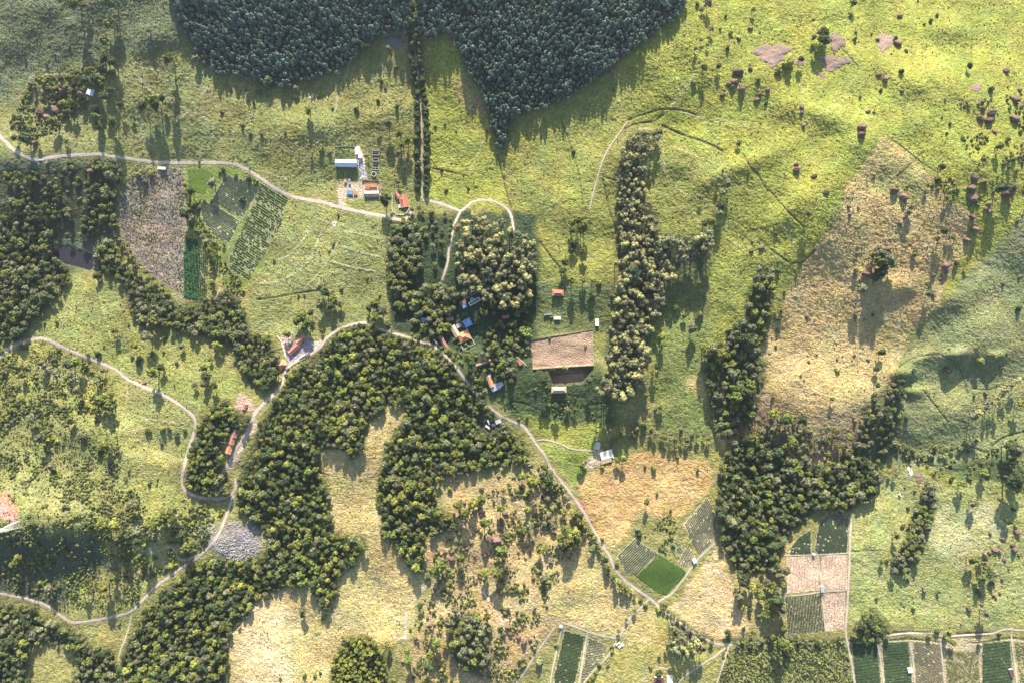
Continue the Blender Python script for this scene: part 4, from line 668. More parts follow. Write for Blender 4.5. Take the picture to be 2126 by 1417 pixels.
# one object of scattered plants or stones too many to count: points carry size and turn, shapes come from things already standing in the scene
def scatter_group(key, sources, stem=None):
    g = bpy.data.node_groups.new('scatter_' + key, 'GeometryNodeTree')
    g.interface.new_socket('Geometry', in_out='INPUT', socket_type='NodeSocketGeometry'); g.interface.new_socket('Geometry', in_out='OUTPUT', socket_type='NodeSocketGeometry')
    gi = g.nodes.new('NodeGroupInput'); go = g.nodes.new('NodeGroupOutput'); L = g.links
    def attr(nm, ty):
        a = g.nodes.new('GeometryNodeInputNamedAttribute'); a.data_type = ty; a.inputs['Name'].default_value = nm; return a.outputs['Attribute']
    def src(o):
        n = g.nodes.new('GeometryNodeObjectInfo'); n.transform_space = 'ORIGINAL'; n.inputs['Object'].default_value = o; n.inputs['As Instance'].default_value = True; return n.outputs['Geometry']
    j = g.nodes.new('GeometryNodeJoinGeometry')
    for o in sources: L.new(src(o), j.inputs[0])
    ip = g.nodes.new('GeometryNodeInstanceOnPoints'); ip.inputs['Pick Instance'].default_value = True
    L.new(gi.outputs[0], ip.inputs['Points']); L.new(j.outputs[0], ip.inputs['Instance'])
    L.new(attr('pick', 'INT'), ip.inputs['Instance Index']); L.new(attr('turn', 'FLOAT_VECTOR'), ip.inputs['Rotation']); L.new(attr('size', 'FLOAT_VECTOR'), ip.inputs['Scale'])
    out = ip.outputs[0]
    if stem:
        i2 = g.nodes.new('GeometryNodeInstanceOnPoints'); L.new(gi.outputs[0], i2.inputs['Points']); L.new(src(stem), i2.inputs['Instance']); L.new(attr('size', 'FLOAT_VECTOR'), i2.inputs['Scale'])
        j2 = g.nodes.new('GeometryNodeJoinGeometry'); L.new(out, j2.inputs[0]); L.new(i2.outputs[0], j2.inputs[0]); out = j2.outputs[0]
    L.new(out, go.inputs[0]); return g
GROUPS = {}
def scatter(name, label, cat, P, key, sources, group=None, stem=None):
    """P: array x y z radius stretch pick"""
    P = np.asarray(P, float); me = bpy.data.meshes.new(name); me.vertices.add(len(P)); me.vertices.foreach_set('co', P[:, :3].astype(np.float32).ravel())
    a = me.attributes.new('size', 'FLOAT_VECTOR', 'POINT'); a.data.foreach_set('vector', np.stack([P[:, 3], P[:, 3], P[:, 3] * P[:, 4]], 1).astype(np.float32).ravel())
    a = me.attributes.new('turn', 'FLOAT_VECTOR', 'POINT'); t = np.zeros((len(P), 3), np.float32); t[:, 2] = rng.uniform(0, 6.28, len(P)); a.data.foreach_set('vector', t.ravel())
    a = me.attributes.new('pick', 'INT', 'POINT'); a.data.foreach_set('value', P[:, 5].astype(np.int32))
    o = bpy.data.objects.new(name, me); C.objects.link(o); md = o.modifiers.new('scatter', 'NODES')
    if key not in GROUPS: GROUPS[key] = scatter_group(key, sources, stem)
    md.node_group = GROUPS[key]; tag(o, label, cat, group, 'stuff'); return o

# ------------------------------------------------------------------ ground, water, roads, plots
def quads(nr, nc):
    i = np.arange(nr * nc).reshape(nr, nc)
    return np.stack([i[:-1, :-1], i[1:, :-1], i[1:, 1:], i[:-1, 1:]], -1).reshape(-1, 4)
tag(mesh_np('ground', VV.reshape(-1, 3), quads(NV, NU), M['ground'], smooth=True, col=base.reshape(-1, 3)), kind='structure')
def fan(name, poly, z, m):
    bm = bmesh.new(); s = (HC - z) / F
    bm.faces.new([bm.verts.new(((u - UC) * s, (VC - v) * s, z)) for u, v in poly]); bmesh.ops.triangulate(bm, faces=bm.faces[:])
    bmesh.ops.recalc_face_normals(bm, faces=bm.faces[:])
    me = bpy.data.meshes.new(name); bm.to_mesh(me); bm.free(); me.materials.append(m); o = bpy.data.objects.new(name, me); C.objects.link(o); return o
def grow(poly, k):
    cu, cv = np.mean([p[0] for p in poly]), np.mean([p[1] for p in poly]); return [(cu + (u - cu) * k, cv + (v - cv) * k) for u, v in poly]
for (P, z), m in zip(ponds, ('water_n', 'water')): tag(fan('pond_water', grow(P, 1.04), z, M[m]), kind='structure')
for k, (nm, wd, line) in enumerate(ROADS):
    L = smooth_line(line, 6); L = np.array(L); d = np.gradient(L, axis=0); d /= np.linalg.norm(d, axis=1)[:, None] + 1e-9; nrm = np.stack([-d[:, 1], d[:, 0]], 1)
    t = np.linspace(-.5, .5, 5); w_ = wd * (1 + .10 * vnoise(L[:, 0], L[:, 1], 14, 80 + k)); V = []
    for j, (p, n_) in enumerate(zip(L, nrm)):
        for tt in t:
            e = .12 * wd * rng.uniform(-1, 1) if abs(tt) == .5 else 0
            q = p + n_ * (tt * w_[j] + e); V.append(P3(q[0], q[1], .15 + .012 * k + .05 * (1 - abs(tt) * 2)))
    V = np.array(V, float).reshape(-1, 3); Q = quads(len(L), 5)
    tag(mesh_np(nm, V, Q[:, ::-1], M['road' if nm != 'dirt_track' else 'track'], smooth=True), kind='structure')
def crop(label, key, ang, sp, hh, fill, poly):
    a = radians(-ang); du, dv = cos(a), sin(a); nu_, nv_ = -dv, du     # image v runs down
    P = np.array(poly); c = P.mean(0); R = np.abs(P - c).max() * 1.5; V = []; Fc = []; n = 0; r = np.random.default_rng(int(c[0]))
    stepl = 2.0
    for q in np.arange(-R, R, sp):
        s = np.arange(-R, R, stepl); j = r.normal(0, .05 * sp, len(s))
        u = c[0] + du * s + nu_ * (q + j); v = c[1] + dv * s + nv_ * (q + j); ins = inside(grow(poly, .985), u, v)
        gap = r.random(len(s)) < (.015 if key not in ('crop_rough', 'crop_mid', 'crop_stub') else .2)
        patch = (vnoise(u, v, 16, 90) > .8) if key in ('crop_rough', 'crop_mid', 'crop_stub') else np.zeros(len(s), bool)
        ok = ins & ~gap & ~patch
        for k in range(len(s) - 1):
            if not (ok[k] and ok[k + 1]): continue
            for kk in (k, k + 1):
                wd = fill * sp * .5 * r.uniform(.7, 1.25); h = hh * r.uniform(.6, 1.25)
                for t, z in ((-1, .0), (-.45, .85), (.4, 1.), (1, .0)):
                    V.append((u[kk] + nu_ * wd * t, v[kk] + nv_ * wd * t, .04 + h * z * (r.uniform(.8, 1.2) if z else 0)))
            for e in range(3): Fc.append((n + e, n + e + 1, n + 4 + e + 1, n + 4 + e))
            Fc.append((n, n + 3, n + 2, n + 1)); Fc.append((n + 4, n + 5, n + 6, n + 7)); n += 8
    if not V: return
    V = np.array(V); X, Y, Z = P3(V[:, 0], V[:, 1], V[:, 2])
    tag(mesh_np('crop_rows', np.stack([X, Y, Z], 1), np.array(Fc), M[key]), label, 'crop field', 'cultivated plots', 'stuff')
for f in FIELDS: crop(*f)
# ------------------------------------------------------------------ small mesh builder in local metres
class MB:
    def __init__(s): s.v = []; s.f = []
    def box(s, c, d, rz=0.0, rx=0.0, ry=0.0):
        n = len(s.v); cz, sz = cos(rz), sin(rz)
        for x in (-1, 1):
            for y in (-1, 1):
                for z in (-1, 1):
                    px, py, pz = x * d[0] / 2, y * d[1] / 2, z * d[2] / 2
                    py, pz = py * cos(rx) - pz * sin(rx), py * sin(rx) + pz * cos(rx)
                    px, pz = px * cos(ry) + pz * sin(ry), -px * sin(ry) + pz * cos(ry)
                    s.v.append((c[0] + px * cz - py * sz, c[1] + px * sz + py * cz, c[2] + pz))
        s.f += [[n + i for i in q] for q in ((0, 1, 3, 2), (4, 6, 7, 5), (0, 4, 5, 1), (2, 3, 7, 6), (0, 2, 6, 4), (1, 5, 7, 3))]; return s
    def slab(s, q, t):
        """a four or three cornered sheet given by its upper corners, t thick"""
        n = len(s.v); k = len(q); s.v += [tuple(p) for p in q] + [(p[0], p[1], p[2] - t) for p in q]
        s.f.append([n + i for i in range(k)]); s.f.append([n + k + i for i in range(k)][::-1])
        for i in range(k): j = (i + 1) % k; s.f.append([n + j, n + i, n + k + i, n + k + j])
        return s
    def tube(s, p, q, r, k=6):
        p, q = np.array(p, float), np.array(q, float); d = q - p; x = np.cross(d, (0.31, .95, .13)); x /= np.linalg.norm(x); y = np.cross(d, x); y /= np.linalg.norm(y); n = len(s.v)
        for c in (p, q):
            for i in range(k): s.v.append(tuple(c + r * (x * cos(2 * pi * i / k) + y * sin(2 * pi * i / k))))
        for i in range(k): s.f.append([n + i, n + (i + 1) % k, n + k + (i + 1) % k, n + k + i])
        s.f.append([n + i for i in range(k)][::-1]); s.f.append([n + k + i for i in range(k)]); return s
    def cyl(s, c, r0, r1, h, k=20):
        n = len(s.v)
        for z, r in ((0, r0), (h, r1)):
            for i in range(k): s.v.append((c[0] + r * cos(2 * pi * i / k), c[1] + r * sin(2 * pi * i / k), c[2] + z))
        for i in range(k): s.f.append([n + i, n + (i + 1) % k, n + k + (i + 1) % k, n + k + i])
        s.f.append([n + i for i in range(k)][::-1]); s.f.append([n + k + i for i in range(k)]); return s
    def build(s, name, m, parent=None, bevel=0):
        me = bpy.data.meshes.new(name); me.from_pydata(s.v, [], s.f); me.materials.append(m); me.update()
        bm = bmesh.new(); bm.from_mesh(me); bmesh.ops.recalc_face_normals(bm, faces=bm.faces[:]); bm.to_mesh(me); bm.free()
        o = bpy.data.objects.new(name, me); C.objects.link(o)
        if parent: o.parent = parent
        if bevel: b = o.modifiers.new('bevel', 'BEVEL'); b.width = bevel; b.segments = 2
        return o
def thing(name, u, v, label, cat, rot=0, group=None, top=0.0, sink=0.0):
    _, _, x, y, z = base_under(u, v, top); o = bpy.data.objects.new(name, None); C.objects.link(o); o.empty_display_size = 2
    o.location = (x, y, z - sink); o.rotation_euler = (0, 0, radians(rot)); return tag(o, label, cat, group)
MPP = GSD
def house(u, v, lp, wp, rot, kind, roof, label, cat='house', name='farm_house', h=2.6, rise=None, wall='wall', cap=True, group=None, chimney=False):
    """lp, wp: roof length and width in photograph pixels; rot: degrees anticlockwise of the ridge"""
    L, W = lp * MPP, wp * MPP; rise = (W * .23 if rise is None else rise); o = thing(name, u, v, label, cat, rot, group, top=h + rise * .5)
    e = min(.45, W * .08); l, w_ = L - 2 * e, W - 2 * e
    z = h
    MB().box((0, 0, h / 2 - .6), (l, w_, h + 1.2 - .02)).build('wall', M[wall], o)
    R = MB(); t = .14
    if kind == 'gable':
        R.slab([(-L / 2, -W / 2, z - .05), (L / 2, -W / 2, z - .05), (L / 2, 0, z + rise), (-L / 2, 0, z + rise)], t); R.slab([(-L / 2, 0, z + rise), (L / 2, 0, z + rise), (L / 2, W / 2, z - .05), (-L / 2, W / 2, z - .05)], t)
        for sx in (-1, 1): 
            G = MB()
            x0 = sx * (l / 2 - .1); G.v += [(x0 + dx, y, zz) for dx in (-.1, .1) for y, zz in ((-w_ / 2, z), (w_ / 2, z), (0, z + rise * .93))]
            n = len(G.v) - 6; G.f += [[n, n + 1, n + 2], [n + 5, n + 4, n + 3], [n, n + 3, n + 4, n + 1], [n + 1, n + 4, n + 5, n + 2], [n + 2, n + 5, n + 3, n]]
            G.build('gable', M[wall], o)
    elif kind == 'hip':
        k = max(L / 2 - W / 2 * .95, .12); a, b, c, d = (-L / 2, -W / 2, z - .05), (L / 2, -W / 2, z - .05), (L / 2, W / 2, z - .05), (-L / 2, W / 2, z - .05); p, q = (-k, 0, z + rise), (k, 0, z + rise)
        R.slab([a, b, q, p], t).slab([c, d, p, q], t).slab([b, c, q], t).slab([d, a, p], t)
    else:
        R.slab([(-L / 2, -W / 2, z), (L / 2, -W / 2, z), (L / 2, W / 2, z + rise), (-L / 2, W / 2, z + rise)], t)
    r = R.build('roof', M[roof], o)
    if cap and kind in ('gable', 'hip'):
        k = L / 2 if kind == 'gable' else max(L / 2 - W / 2 * .95, .12); cp = MB().tube((-k, 0, z + rise + .04), (k, 0, z + rise + .04), .16)
        if kind == 'hip':
            for sx in (-1, 1):
                for sy in (-1, 1): cp.tube((sx * k, 0, z + rise + .03), (sx * L / 2, sy * W / 2, z), .13)
        else:
            for sx in (-1, 1):
                for sy in (-1, 1): cp.tube((sx * L / 2, 0, z + rise + .03), (sx * L / 2, sy * W / 2, z), .12)
        cp.build('ridge_cap', M['ridgecap'] if roof.startswith('tile') else M[roof], r)
    if chimney: MB().box((L * .2, W * .15, z + rise + .3), (.9, .9, 1.5)).build('chimney', M['wall'], r)
    if l > 4:
        MB().box((0, -w_ / 2 - .03, 1.0), (1.0, .08, 2.1)).build('door', M['wood'], o)
        for sx in ((-1, 1) if l > 6 else (1,)):
            f = MB().box((sx * l * .3, -w_ / 2 - .03, 1.5), (1.1, .08, 1.0)).build('window', M['white'], o); MB().box((sx * l * .3, -w_ / 2 - .075, 1.5), (.9, .02, .8)).build('pane', M['glass'], f)
    return o
def shed(u, v, lp, wp, rot, roof, label, name='shed', cat='shed', h=2.2, rise=.5, wall='wall', kind='shed', **k): return house(u, v, lp, wp, rot, kind, roof, label, cat, name, h, rise, wall, **k)
# farm by the north road
g1 = 'buildings of the farm beside the long dirt road'
house(718, 338.5, 44, 14.5, -1, 'gable', 'metal', 'long barn with bluish white metal roof between two green pens', 'barn', 'metal_barn', 3.2, 1.7, group=g1)
shed(742.5, 312.5, 15, 9.5, -84, 'cream', 'narrow pale roofed pen shed above the small white cube shed', group=g1)
shed(748, 324, 8, 8, -4, 'white', 'small square white shed at the end of the narrow pen shed', group=g1)
house(771, 402.5, 31, 12.5, 1, 'gable', 'tile_tan', 'wide house with tan upper and red lower roof slope beside the big round tree', group=g1, h=3)
house(770, 385.5, 25, 7, 1, 'shed', 'tile_orange', 'low orange strip of roof inside the walled yard', 'shed', 'yard_shed', 2.0, .5, group=g1)
house(763, 389.5, 8, 5, 1, 'shed', 'tile', 'small red lean-to in front of the orange yard shed', 'shed', 'yard_shed', 2.0, .3, group=g1)
shed(726, 399.5, 13, 8.5, 0, 'blue', 'shed with bright blue and white sheet roof beside the pale drive', group=g1)
shed(737.5, 400.5, 8, 7.5, 0, 'tile_orange', 'small orange roofed annex right of the blue shed', group=g1)
shed(716.5, 375.5, 6, 6, 0, 'tile_tan', 'tiny pinkish hut at the top of the farm yard', group=g1)
shed(725, 374, 5, 4.5, 10, 'greyroof', 'upper of two tiny grey huts in the farm yard', group=g1, h=1.8); shed(725.5, 380.5, 5, 4.5, 10, 'greyroof', 'lower of two tiny grey huts in the farm yard', group=g1, h=1.8)
house(838, 417.5, 25, 18, 100, 'gable', 'tile', 'red tiled house behind the curved pale wall', group=g1, h=3, chimney=True)
house(825, 405, 14, 8, 118, 'gable', 'tile', 'slim red tiled wing at the upper corner of the walled house', 'house wing', 'house_wing', 2.6, group=g1)
shed(835, 428, 15, 6, 2, 'white', 'white porch at the front of the red tiled house', 'porch', 'porch', h=1.9, rise=.3, group=g1)
def wall(line, label, h=1.6, t=.3, m='white', name='boundary_wall'):
    o = thing(name, line[0][0], line[0][1], label, 'wall'); x0, y0, z0 = o.location; B = MB(); L = smooth_line(line, 1)
    for p, q in zip(L[:-1], L[1:]):
        k = max(1, int(math.dist(p, q) / 6))
        for i in range(k):
            a = [p[j] + (q[j] - p[j]) * i / k for j in (0, 1)]; b = [p[j] + (q[j] - p[j]) * (i + 1) / k for j in (0, 1)]
            ax, ay, az = map(float, P3(*a)); bx, by, bz = map(float, P3(*b)); az2 = (az + bz) / 2
            B.box(((ax + bx) / 2 - x0, (ay + by) / 2 - y0, az2 + h / 2 - .5 - z0), (math.hypot(bx - ax, by - ay) + t * .9, t, h + 1.0), math.atan2(by - ay, bx - ax))
    B.build('wall_face', M[m], o); return o
wall(pts('814 400,815 412,814 430,816 440,824 446,836 447,845 442,849 434,848 420,845 408'), 'white garden wall curving round the red tiled house', 1.4)
wall(pts('752 375,788 376,788 396,784 398'), 'reddish wall round the inner farm yard', 1.8, .35, 'tile_dull')
wall(pts('752 375,752 384,755 398'), 'short dark wall on the drive side of the inner farm yard', 1.8, .35, 'concrete')
wall(pts('695 306,695 332'), 'thin post wall on the outer side of the green pen', .9, .2, 'concrete'); wall(pts('695 306,716 304,737 305'), 'thin post wall along the top of the green pen', .9, .2, 'concrete')
def tank(u, v, lp, wp, label, div=0):
    o = thing('concrete_tank', u, v, label, 'tank', 0, 'concrete tanks beside the farm', top=.8); L, W = lp * MPP, wp * MPP
    B = MB(); B.box((0, W / 2, .4), (L, .35, 1.6)).box((0, -W / 2, .4), (L, .35, 1.6)); B.box((L / 2, 0, .4), (.35, W - .4, 1.58)).box((-L / 2, 0, .4), (.35, W - .4, 1.58))
    if div: B.box((0, -W * .15, .4), (L - .4, .3, 1.5)).box((0, -W * .33, .38), (.3, W * .3, 1.5))
    B.build('rim', M['concrete'], o); MB().box((0, 0, .1), (L - .3, W - .3, .6)).build('water', M['water'], o); return o
tank(779.5, 346, 14, 13, 'square divided tank with dark water, middle of the three tanks', 1); tank(780, 332, 12, 6, 'smaller oblong tank with dark water, nearest the ruined tank')
tank(780, 319.5, 14, 5, 'crumbling brown tank, topmost beside the farm'); tank(780, 312, 13, 3, 'narrow overgrown trough above the crumbling tank')
o = thing('round_tank', 776, 361.5, 'round tank with grey rim and dark inside below the square tank', 'tank', top=1); R = MB(); k = 24
for z0, ra, rb in ((0, 2.9, 2.9),): R.cyl((0, 0, -.6), 3.1, 2.9, 1.9, k)
R.build('rim', M['concrete'], o); MB().cyl((0, 0, 1.2), 2.3, 2.3, .13, k).build('water', M['water'], o)
o = thing('well_platform', 694, 465, 'pale round stone platform with dark well in the pasture below the road', 'well'); MB().cyl((0, 0, -.5), 2.6, 2.3, .9).build('platform', M['paleslab'], o); MB().cyl((0, .3, .3), 1.0, 1.0, .2).build('well_mouth', M['dark'], o)
# farm at the bend
g2 = 'buildings of the paved farm at the road bend'
house(624.2, 704.8, 19, 11.5, 42, 'gable', 'tile', 'upper of the two red tiled houses on the grey paved yard', group=g2); house(609.4, 724, 24, 11.5, 43, 'gable', 'tile', 'longer lower red tiled house on the grey paved yard', group=g2)
house(583.8, 757, 17, 15.5, 42, 'hip', 'tile_orange', 'square hip roofed orange house below the paved yard', group=g2, rise=2.4); shed(627, 739, 13.5, 3.6, 32, 'white', 'slim white roofed shed on the lower edge of the paved yard', group=g2, h=2)
shed(638.5, 735.5, 11, 4, 30, 'tile_dull', 'narrow pinkish strip shed beside the slim white shed', group=g2, h=1.4, rise=.2); shed(596, 763, 6, 5, 42, 'greyroof', 'tiny grey porch under the orange hip roofed house', group=g2)
wall(pts('576 697,586 712,590 728,594 742'), 'pale low wall down the upper side of the paved farm', 1.0, .5, 'cream'); wall(pts('645 737,622 750,608 758,598 765'), 'low grey wall between the paved farm and the wood', .8, .3, 'concrete')
# houses by the wide pale track
g3 = 'buildings in the trees by the wide pale track'
house(487, 899, 14.5, 11.5, 72, 'gable', 'tile_dull', 'topmost and darkest of three joined red roofs by the pale track', group=g3); house(481.2, 914, 14.5, 12, 74, 'gable', 'tile', 'middle of three joined red roofs by the pale track', group=g3); house(475.3, 931.5, 18.5, 12, 72, 'gable', 'tile_orange', 'lowest and longest of three joined red roofs by the pale track', group=g3)
house(507.8, 842.8, 12, 8, 65, 'gable', 'tile', 'small red hut on bare pink earth beside the road fork', 'hut', 'hut', 2.2, group=g3); wall(pts('457 916,464 917,473 919'), 'short white wall joined to the middle red roof', 1.0, .4)
# estate
g4 = 'buildings of the shaded estate'
house(963.5, 698.5, 24, 21, 24, 'hip', 'tile_orange', 'big hip roofed orange main house beside the walled lawn', group=g4, h=3.4, rise=3.2); house(944.5, 687.5, 25, 12, -60, 'gable', 'tile_tan', 'long pinkish wing on the upper side of the main house', 'house wing', 'house_wing', 3.0, group=g4)
house(970.5, 669.8, 16.5, 16, 28, 'shed', 'blue', 'square flat blue roof above the main house', 'covered yard', 'covered_yard', 3.0, .5, group=g4); shed(958.5, 674, 14, 5, -60, 'maroon', 'narrow dark maroon roof between blue roof and pink wing', group=g4, h=2.6)
shed(952, 676, 9, 8, 28, 'greyroof', 'dark bluish court roof beside the maroon strip', group=g4, h=2)
shed(961.8, 628.5, 14, 9.5, 25, 'tile_dull', 'pink tiled pool house beside the swimming pool', 'pool house', 'pool_house', group=g4); shed(965, 636, 10, 6, 25, 'blue', 'small dim blue annex under the pink pool house', group=g4, h=1.9)
house(934, 662, 13, 9, 15, 'gable', 'tile_dull', 'small dull red house between the trees above the long wing', group=g4); shed(878.5, 663.8, 10.5, 9, -4, 'blue', 'lone small blue roofed shed at the shaded wood edge', group=g4)
house(920.5, 710, 27, 9, -60, 'gable', 'tile_dull', 'long dim red shed beside the road under the estate', 'shed', 'long_shed', group=g4); house(1004.7, 753, 33, 7.5, 21, 'gable', 'tile_dull', 'long narrow red barn slanting below the main house', 'barn', 'long_barn', group=g4)
house(1050, 657.6, 13.5, 7, 10, 'gable', 'tile', 'small red hut under the gum trees right of the pool lawn', 'hut', 'hut', 2.4, group=g4); house(1079.5, 751.5, 12, 8, -60, 'shed', 'tile', 'little red roofed shelter on the white edged track', 'hut', 'hut', 2.2, .6, group=g4)
house(1017.9, 791, 23, 9.5, -72, 'gable', 'tile_orange', 'slim orange house joined to bluish grey roofs', group=g4); shed(1028.5, 803, 20, 13, 22, 'greyroof', 'large bluish grey roof beside the slim orange house', group=g4); shed(1040, 797, 9, 9, 22, 'greyroof', 'small square grey roof at the far corner of the grey roofs', group=g4); shed(1016.5, 780.5, 6, 6, 20, 'metal', 'tiny white block at the top of the slim orange house', group=g4)
wall(pts('968 679,973 690,979 701,986 714'), 'white wall running down the lawn side of the main house', 1.2); wall(pts('986 714,974 719,962 726,957 715'), 'low white wall closing the front lawn of the main house', 1.0, .25); wall(pts('902 706,910 716,918 726'), 'thin white wall between road and long dim shed', 1.2)
wall(pts('1072 740,1080 745,1087 752,1092 758'), 'pale low wall beside the little red shelter', .8, .4, 'cream'); wall(pts('966 621,978 614,991 607'), 'thin white wall behind the swimming pool', .8, .2)
o = thing('swimming_pool', 985.2, 626, 'long green swimming pool with white rim and round end', 'swimming pool', 29); L, W = 25 * MPP, 7.5 * MPP
B = MB(); 
for y in (-1, 1): B.box((0, y * (W / 2 - .4), .25), (L, .8, .8))
for x in (-1, 1): B.box((x * (L / 2 - .4), 0, .25), (.8, W - 1.6, .8))
B.cyl((-1.2, W / 2 + 1.0, -.15), 2.2, 2.2, .76, 20); B.build('pool_rim', M['white'], o); MB().box((0, 0, .1), (L - 1.58, W - 1.58, .8)).build('water', M['pool'], o); MB().cyl((-1.2, W / 2 + 1.0, .5), 1.5, 1.5, .16).build('round_basin', M['pool'], o)
# brick yard and around
g5 = 'buildings around the brown drying yard'
house(1158.5, 608, 24, 13.5, 0, 'hip', 'tile', 'red hip roofed house above the brown drying yard', group=g5, h=3, rise=1.6); house(1160.5, 808.8, 31, 13, 1, 'hip', 'tile_tan', 'tan hip roofed house below the brown drying yard', group=g5, h=3, rise=1.6)
shed(1157, 660, 14, 6.5, 0, 'cream', 'small pale shed between red house and brown yard', group=g5); shed(1138, 652.5, 18, 3.5, 6, 'greyroof', 'thin grey roof strip left of the small pale shed', group=g5, h=1.8); shed(1239.6, 669, 15, 7, -88, 'cream', 'pale upright shed at the corner of the brown yard', group=g5, h=2.6)
wall(pts('1106 766,1140 763.5,1180 761,1232 758'), 'long stone wall holding up the lower side of the brown yard', 3.8, .6, 'stone', 'retaining_wall'); wall(pts('1100 706,1106 766'), 'low stone wall on the shaded side of the brown yard', 1.0, .5, 'stone'); wall(pts('1100 705.5,1140 699,1180 693,1229 684.5'), 'low stone wall along the top of the brown yard', 1.4, .4, 'stone'); wall(pts('1229 685,1232.5 757'), 'thin pale kerb wall on the gum belt side of the brown yard', .5, .4, 'concrete'); wall(pts('1146 797.5,1180 795,1212 792'), 'rough wall under the second brown terrace', 1.6, .5, 'stone', 'retaining_wall'); wall(pts('1141 778,1180 775,1222 772'), 'low dark wall across the second brown terrace', .6, .4, 'stone')
# ruin at the corner of the wood
g6 = 'remains of the ruined house'
shed(1012.5, 886, 11, 4.5, -38, 'white', 'long white sheet roof of the ruin at the wood edge', group=g6, h=1.8, rise=.3); shed(1014.5, 876, 11, 3.5, -65, 'cream', 'broken pale strip of roof above the long white sheet', group=g6, h=2.2, rise=.8); shed(1024, 881.5, 7, 5, 20, 'greyroof', 'small grey slab roof of the ruin nearest the road', group=g6, h=1.6, rise=.2); shed(1034.5, 874.5, 12, 8, 22, 'greyroof', 'flat grey shelter at the road beside the ruin', group=g6, h=1.5, rise=.1)
wall(pts('1002 866,1009 873,1010 884,1018 892,1024 886'), 'crumbled brown wall of the ruin', 1.6, .5, 'tile_dull'); wall(pts('1005 874,1010 869'), 'short pale wall end beside the ruin', 1.2, .4)
# barn in the orange field corner
g7 = 'buildings at the corner of the orange field'
shed(1259.5, 943.5, 26, 17, 16, 'cream', 'large cream roof at the corner of the orange field', h=3.2, rise=1.6, group=g7, name='barn', cat='barn'); shed(1258.7, 957, 24, 7.5, 17, 'tile_tan', 'tan lower roof slope under the large cream roof', h=2.2, rise=.7, group=g7)
wall(pts('1249 916,1268 913,1269 928,1253 931,1249 916'), 'low brown wall round the small grassy cattle pen', 1.2, .3, 'tile_dull'); o = thing('concrete_platform', 1240, 925, 'pale worn concrete platform left of the cattle pen', 'platform', -12); MB().box((0, 0, 0), (6.5, 8.5, .5)).build('slab', M['concrete'], o)
shed(1270, 948, 9, 7, 16, 'concrete', 'small grey block beside the large cream roof', h=1.4, rise=.1, group=g7)
# field huts
g8 = 'lone huts among the crop plots'
shed(1442.5, 1163.5, 8.5, 10, 28, 'metal', 'white hut at the tip of the wedge crop plot', group=g8, h=2.8); shed(1708, 1222.5, 7, 13, 4, 'greyroof', 'grey shed where the lanes of the square fields cross', group=g8, h=2.8); shed(1690.5, 1150.5, 6, 4, 0, 'cream', 'tiny pale hut at the upper lane of the square fields', group=g8, h=2.4)
shed(1890.5, 1391, 10, 10, 10, 'white', 'white hut beside the pale lane in the green plots', group=g8, h=3); shed(2101.5, 1397, 17, 7, -78, 'maroon', 'long maroon hut beside the last pale lane', group=g8, h=2.8); shed(1164.5, 1300.5, 7, 5, 0, 'metal', 'tiny bluish white hut at the top corner of the lane plots', group=g8)
shed(1289, 1340, 12, 4, 32, 'white', 'slanting white trough shed below the lane junction', group=g8, h=1.4, rise=.2, name='trough', cat='trough'); shed(1283, 1336, 12, 3, 32, 'greyroof', 'narrow grey strip shed beside the slanting white trough', group=g8, h=1.4, rise=.2)
shed(1368, 1411, 20, 12, 0, 'maroon', 'dark roof under the bright tree at the bottom edge', group=g8, h=2.8); shed(1391, 1409, 13, 16, 0, 'cream', 'cream roof right of the dark roof at the bottom edge', group=g8, h=2.8)
shed(1453, 656, 17, 6, 20, 'maroon', 'dark lone shelter on the green pasture right of the gum belt', group=g8, h=3.6, rise=.5); shed(187, 191.5, 14, 12, -25, 'metal', 'small pale framed shelter among the boulders and trees', group=g8)
# white truck under the road bank
o = thing('truck', 337.5, 350.5, 'white truck parked in the shade under the road bank', 'truck', -3); MB().box((.9, 0, 1.9), (7.6, 2.7, 2.4)).build('cargo_box', M['white'], o, .08); B = MB().box((-4.3, 0, 1.4), (2.1, 2.5, 2.0)).build('cab', M['white'], o, .15)
MB().box((-4.95, 0, 1.95), (.95, 2.2, .9)).build('windscreen', M['glass'], B); MB().box((0, 0, .62), (9.8, 1.1, .25)).build('chassis', M['dark'], o)
for x in (-4.2, 2.2, 3.6):
    for y in (-1, 1): wv = MB().tube((x, y * 1.0, .5), (x, y * 1.32, .5), .5, 16).build('wheel', M['dark'], o)
o = thing('car', 85, 332.6, 'silver car driving on the dirt road past the boulders', 'car', 3); MB().box((0, 0, .62), (4.6, 1.8, .6)).build('body', M['carbody'], o, .12); cb = MB().box((-.2, 0, 1.15), (1.3, 1.5, .5)).build('cabin', M['carbody'], o, .1)
MB().box((-1.25, 0, 1.12), (.75, 1.45, .42), 0, 0, .3).build('rear_window', M['glass'], o); MB().box((.9, 0, 1.12), (.85, 1.45, .42), 0, 0, -.3).build('windscreen', M['glass'], o)
for x in (-1.4, 1.4):
    for y in (-1, 1): MB().tube((x, y * .72, .33), (x, y * .93, .33), .33, 14).build('wheel', M['dark'], o)
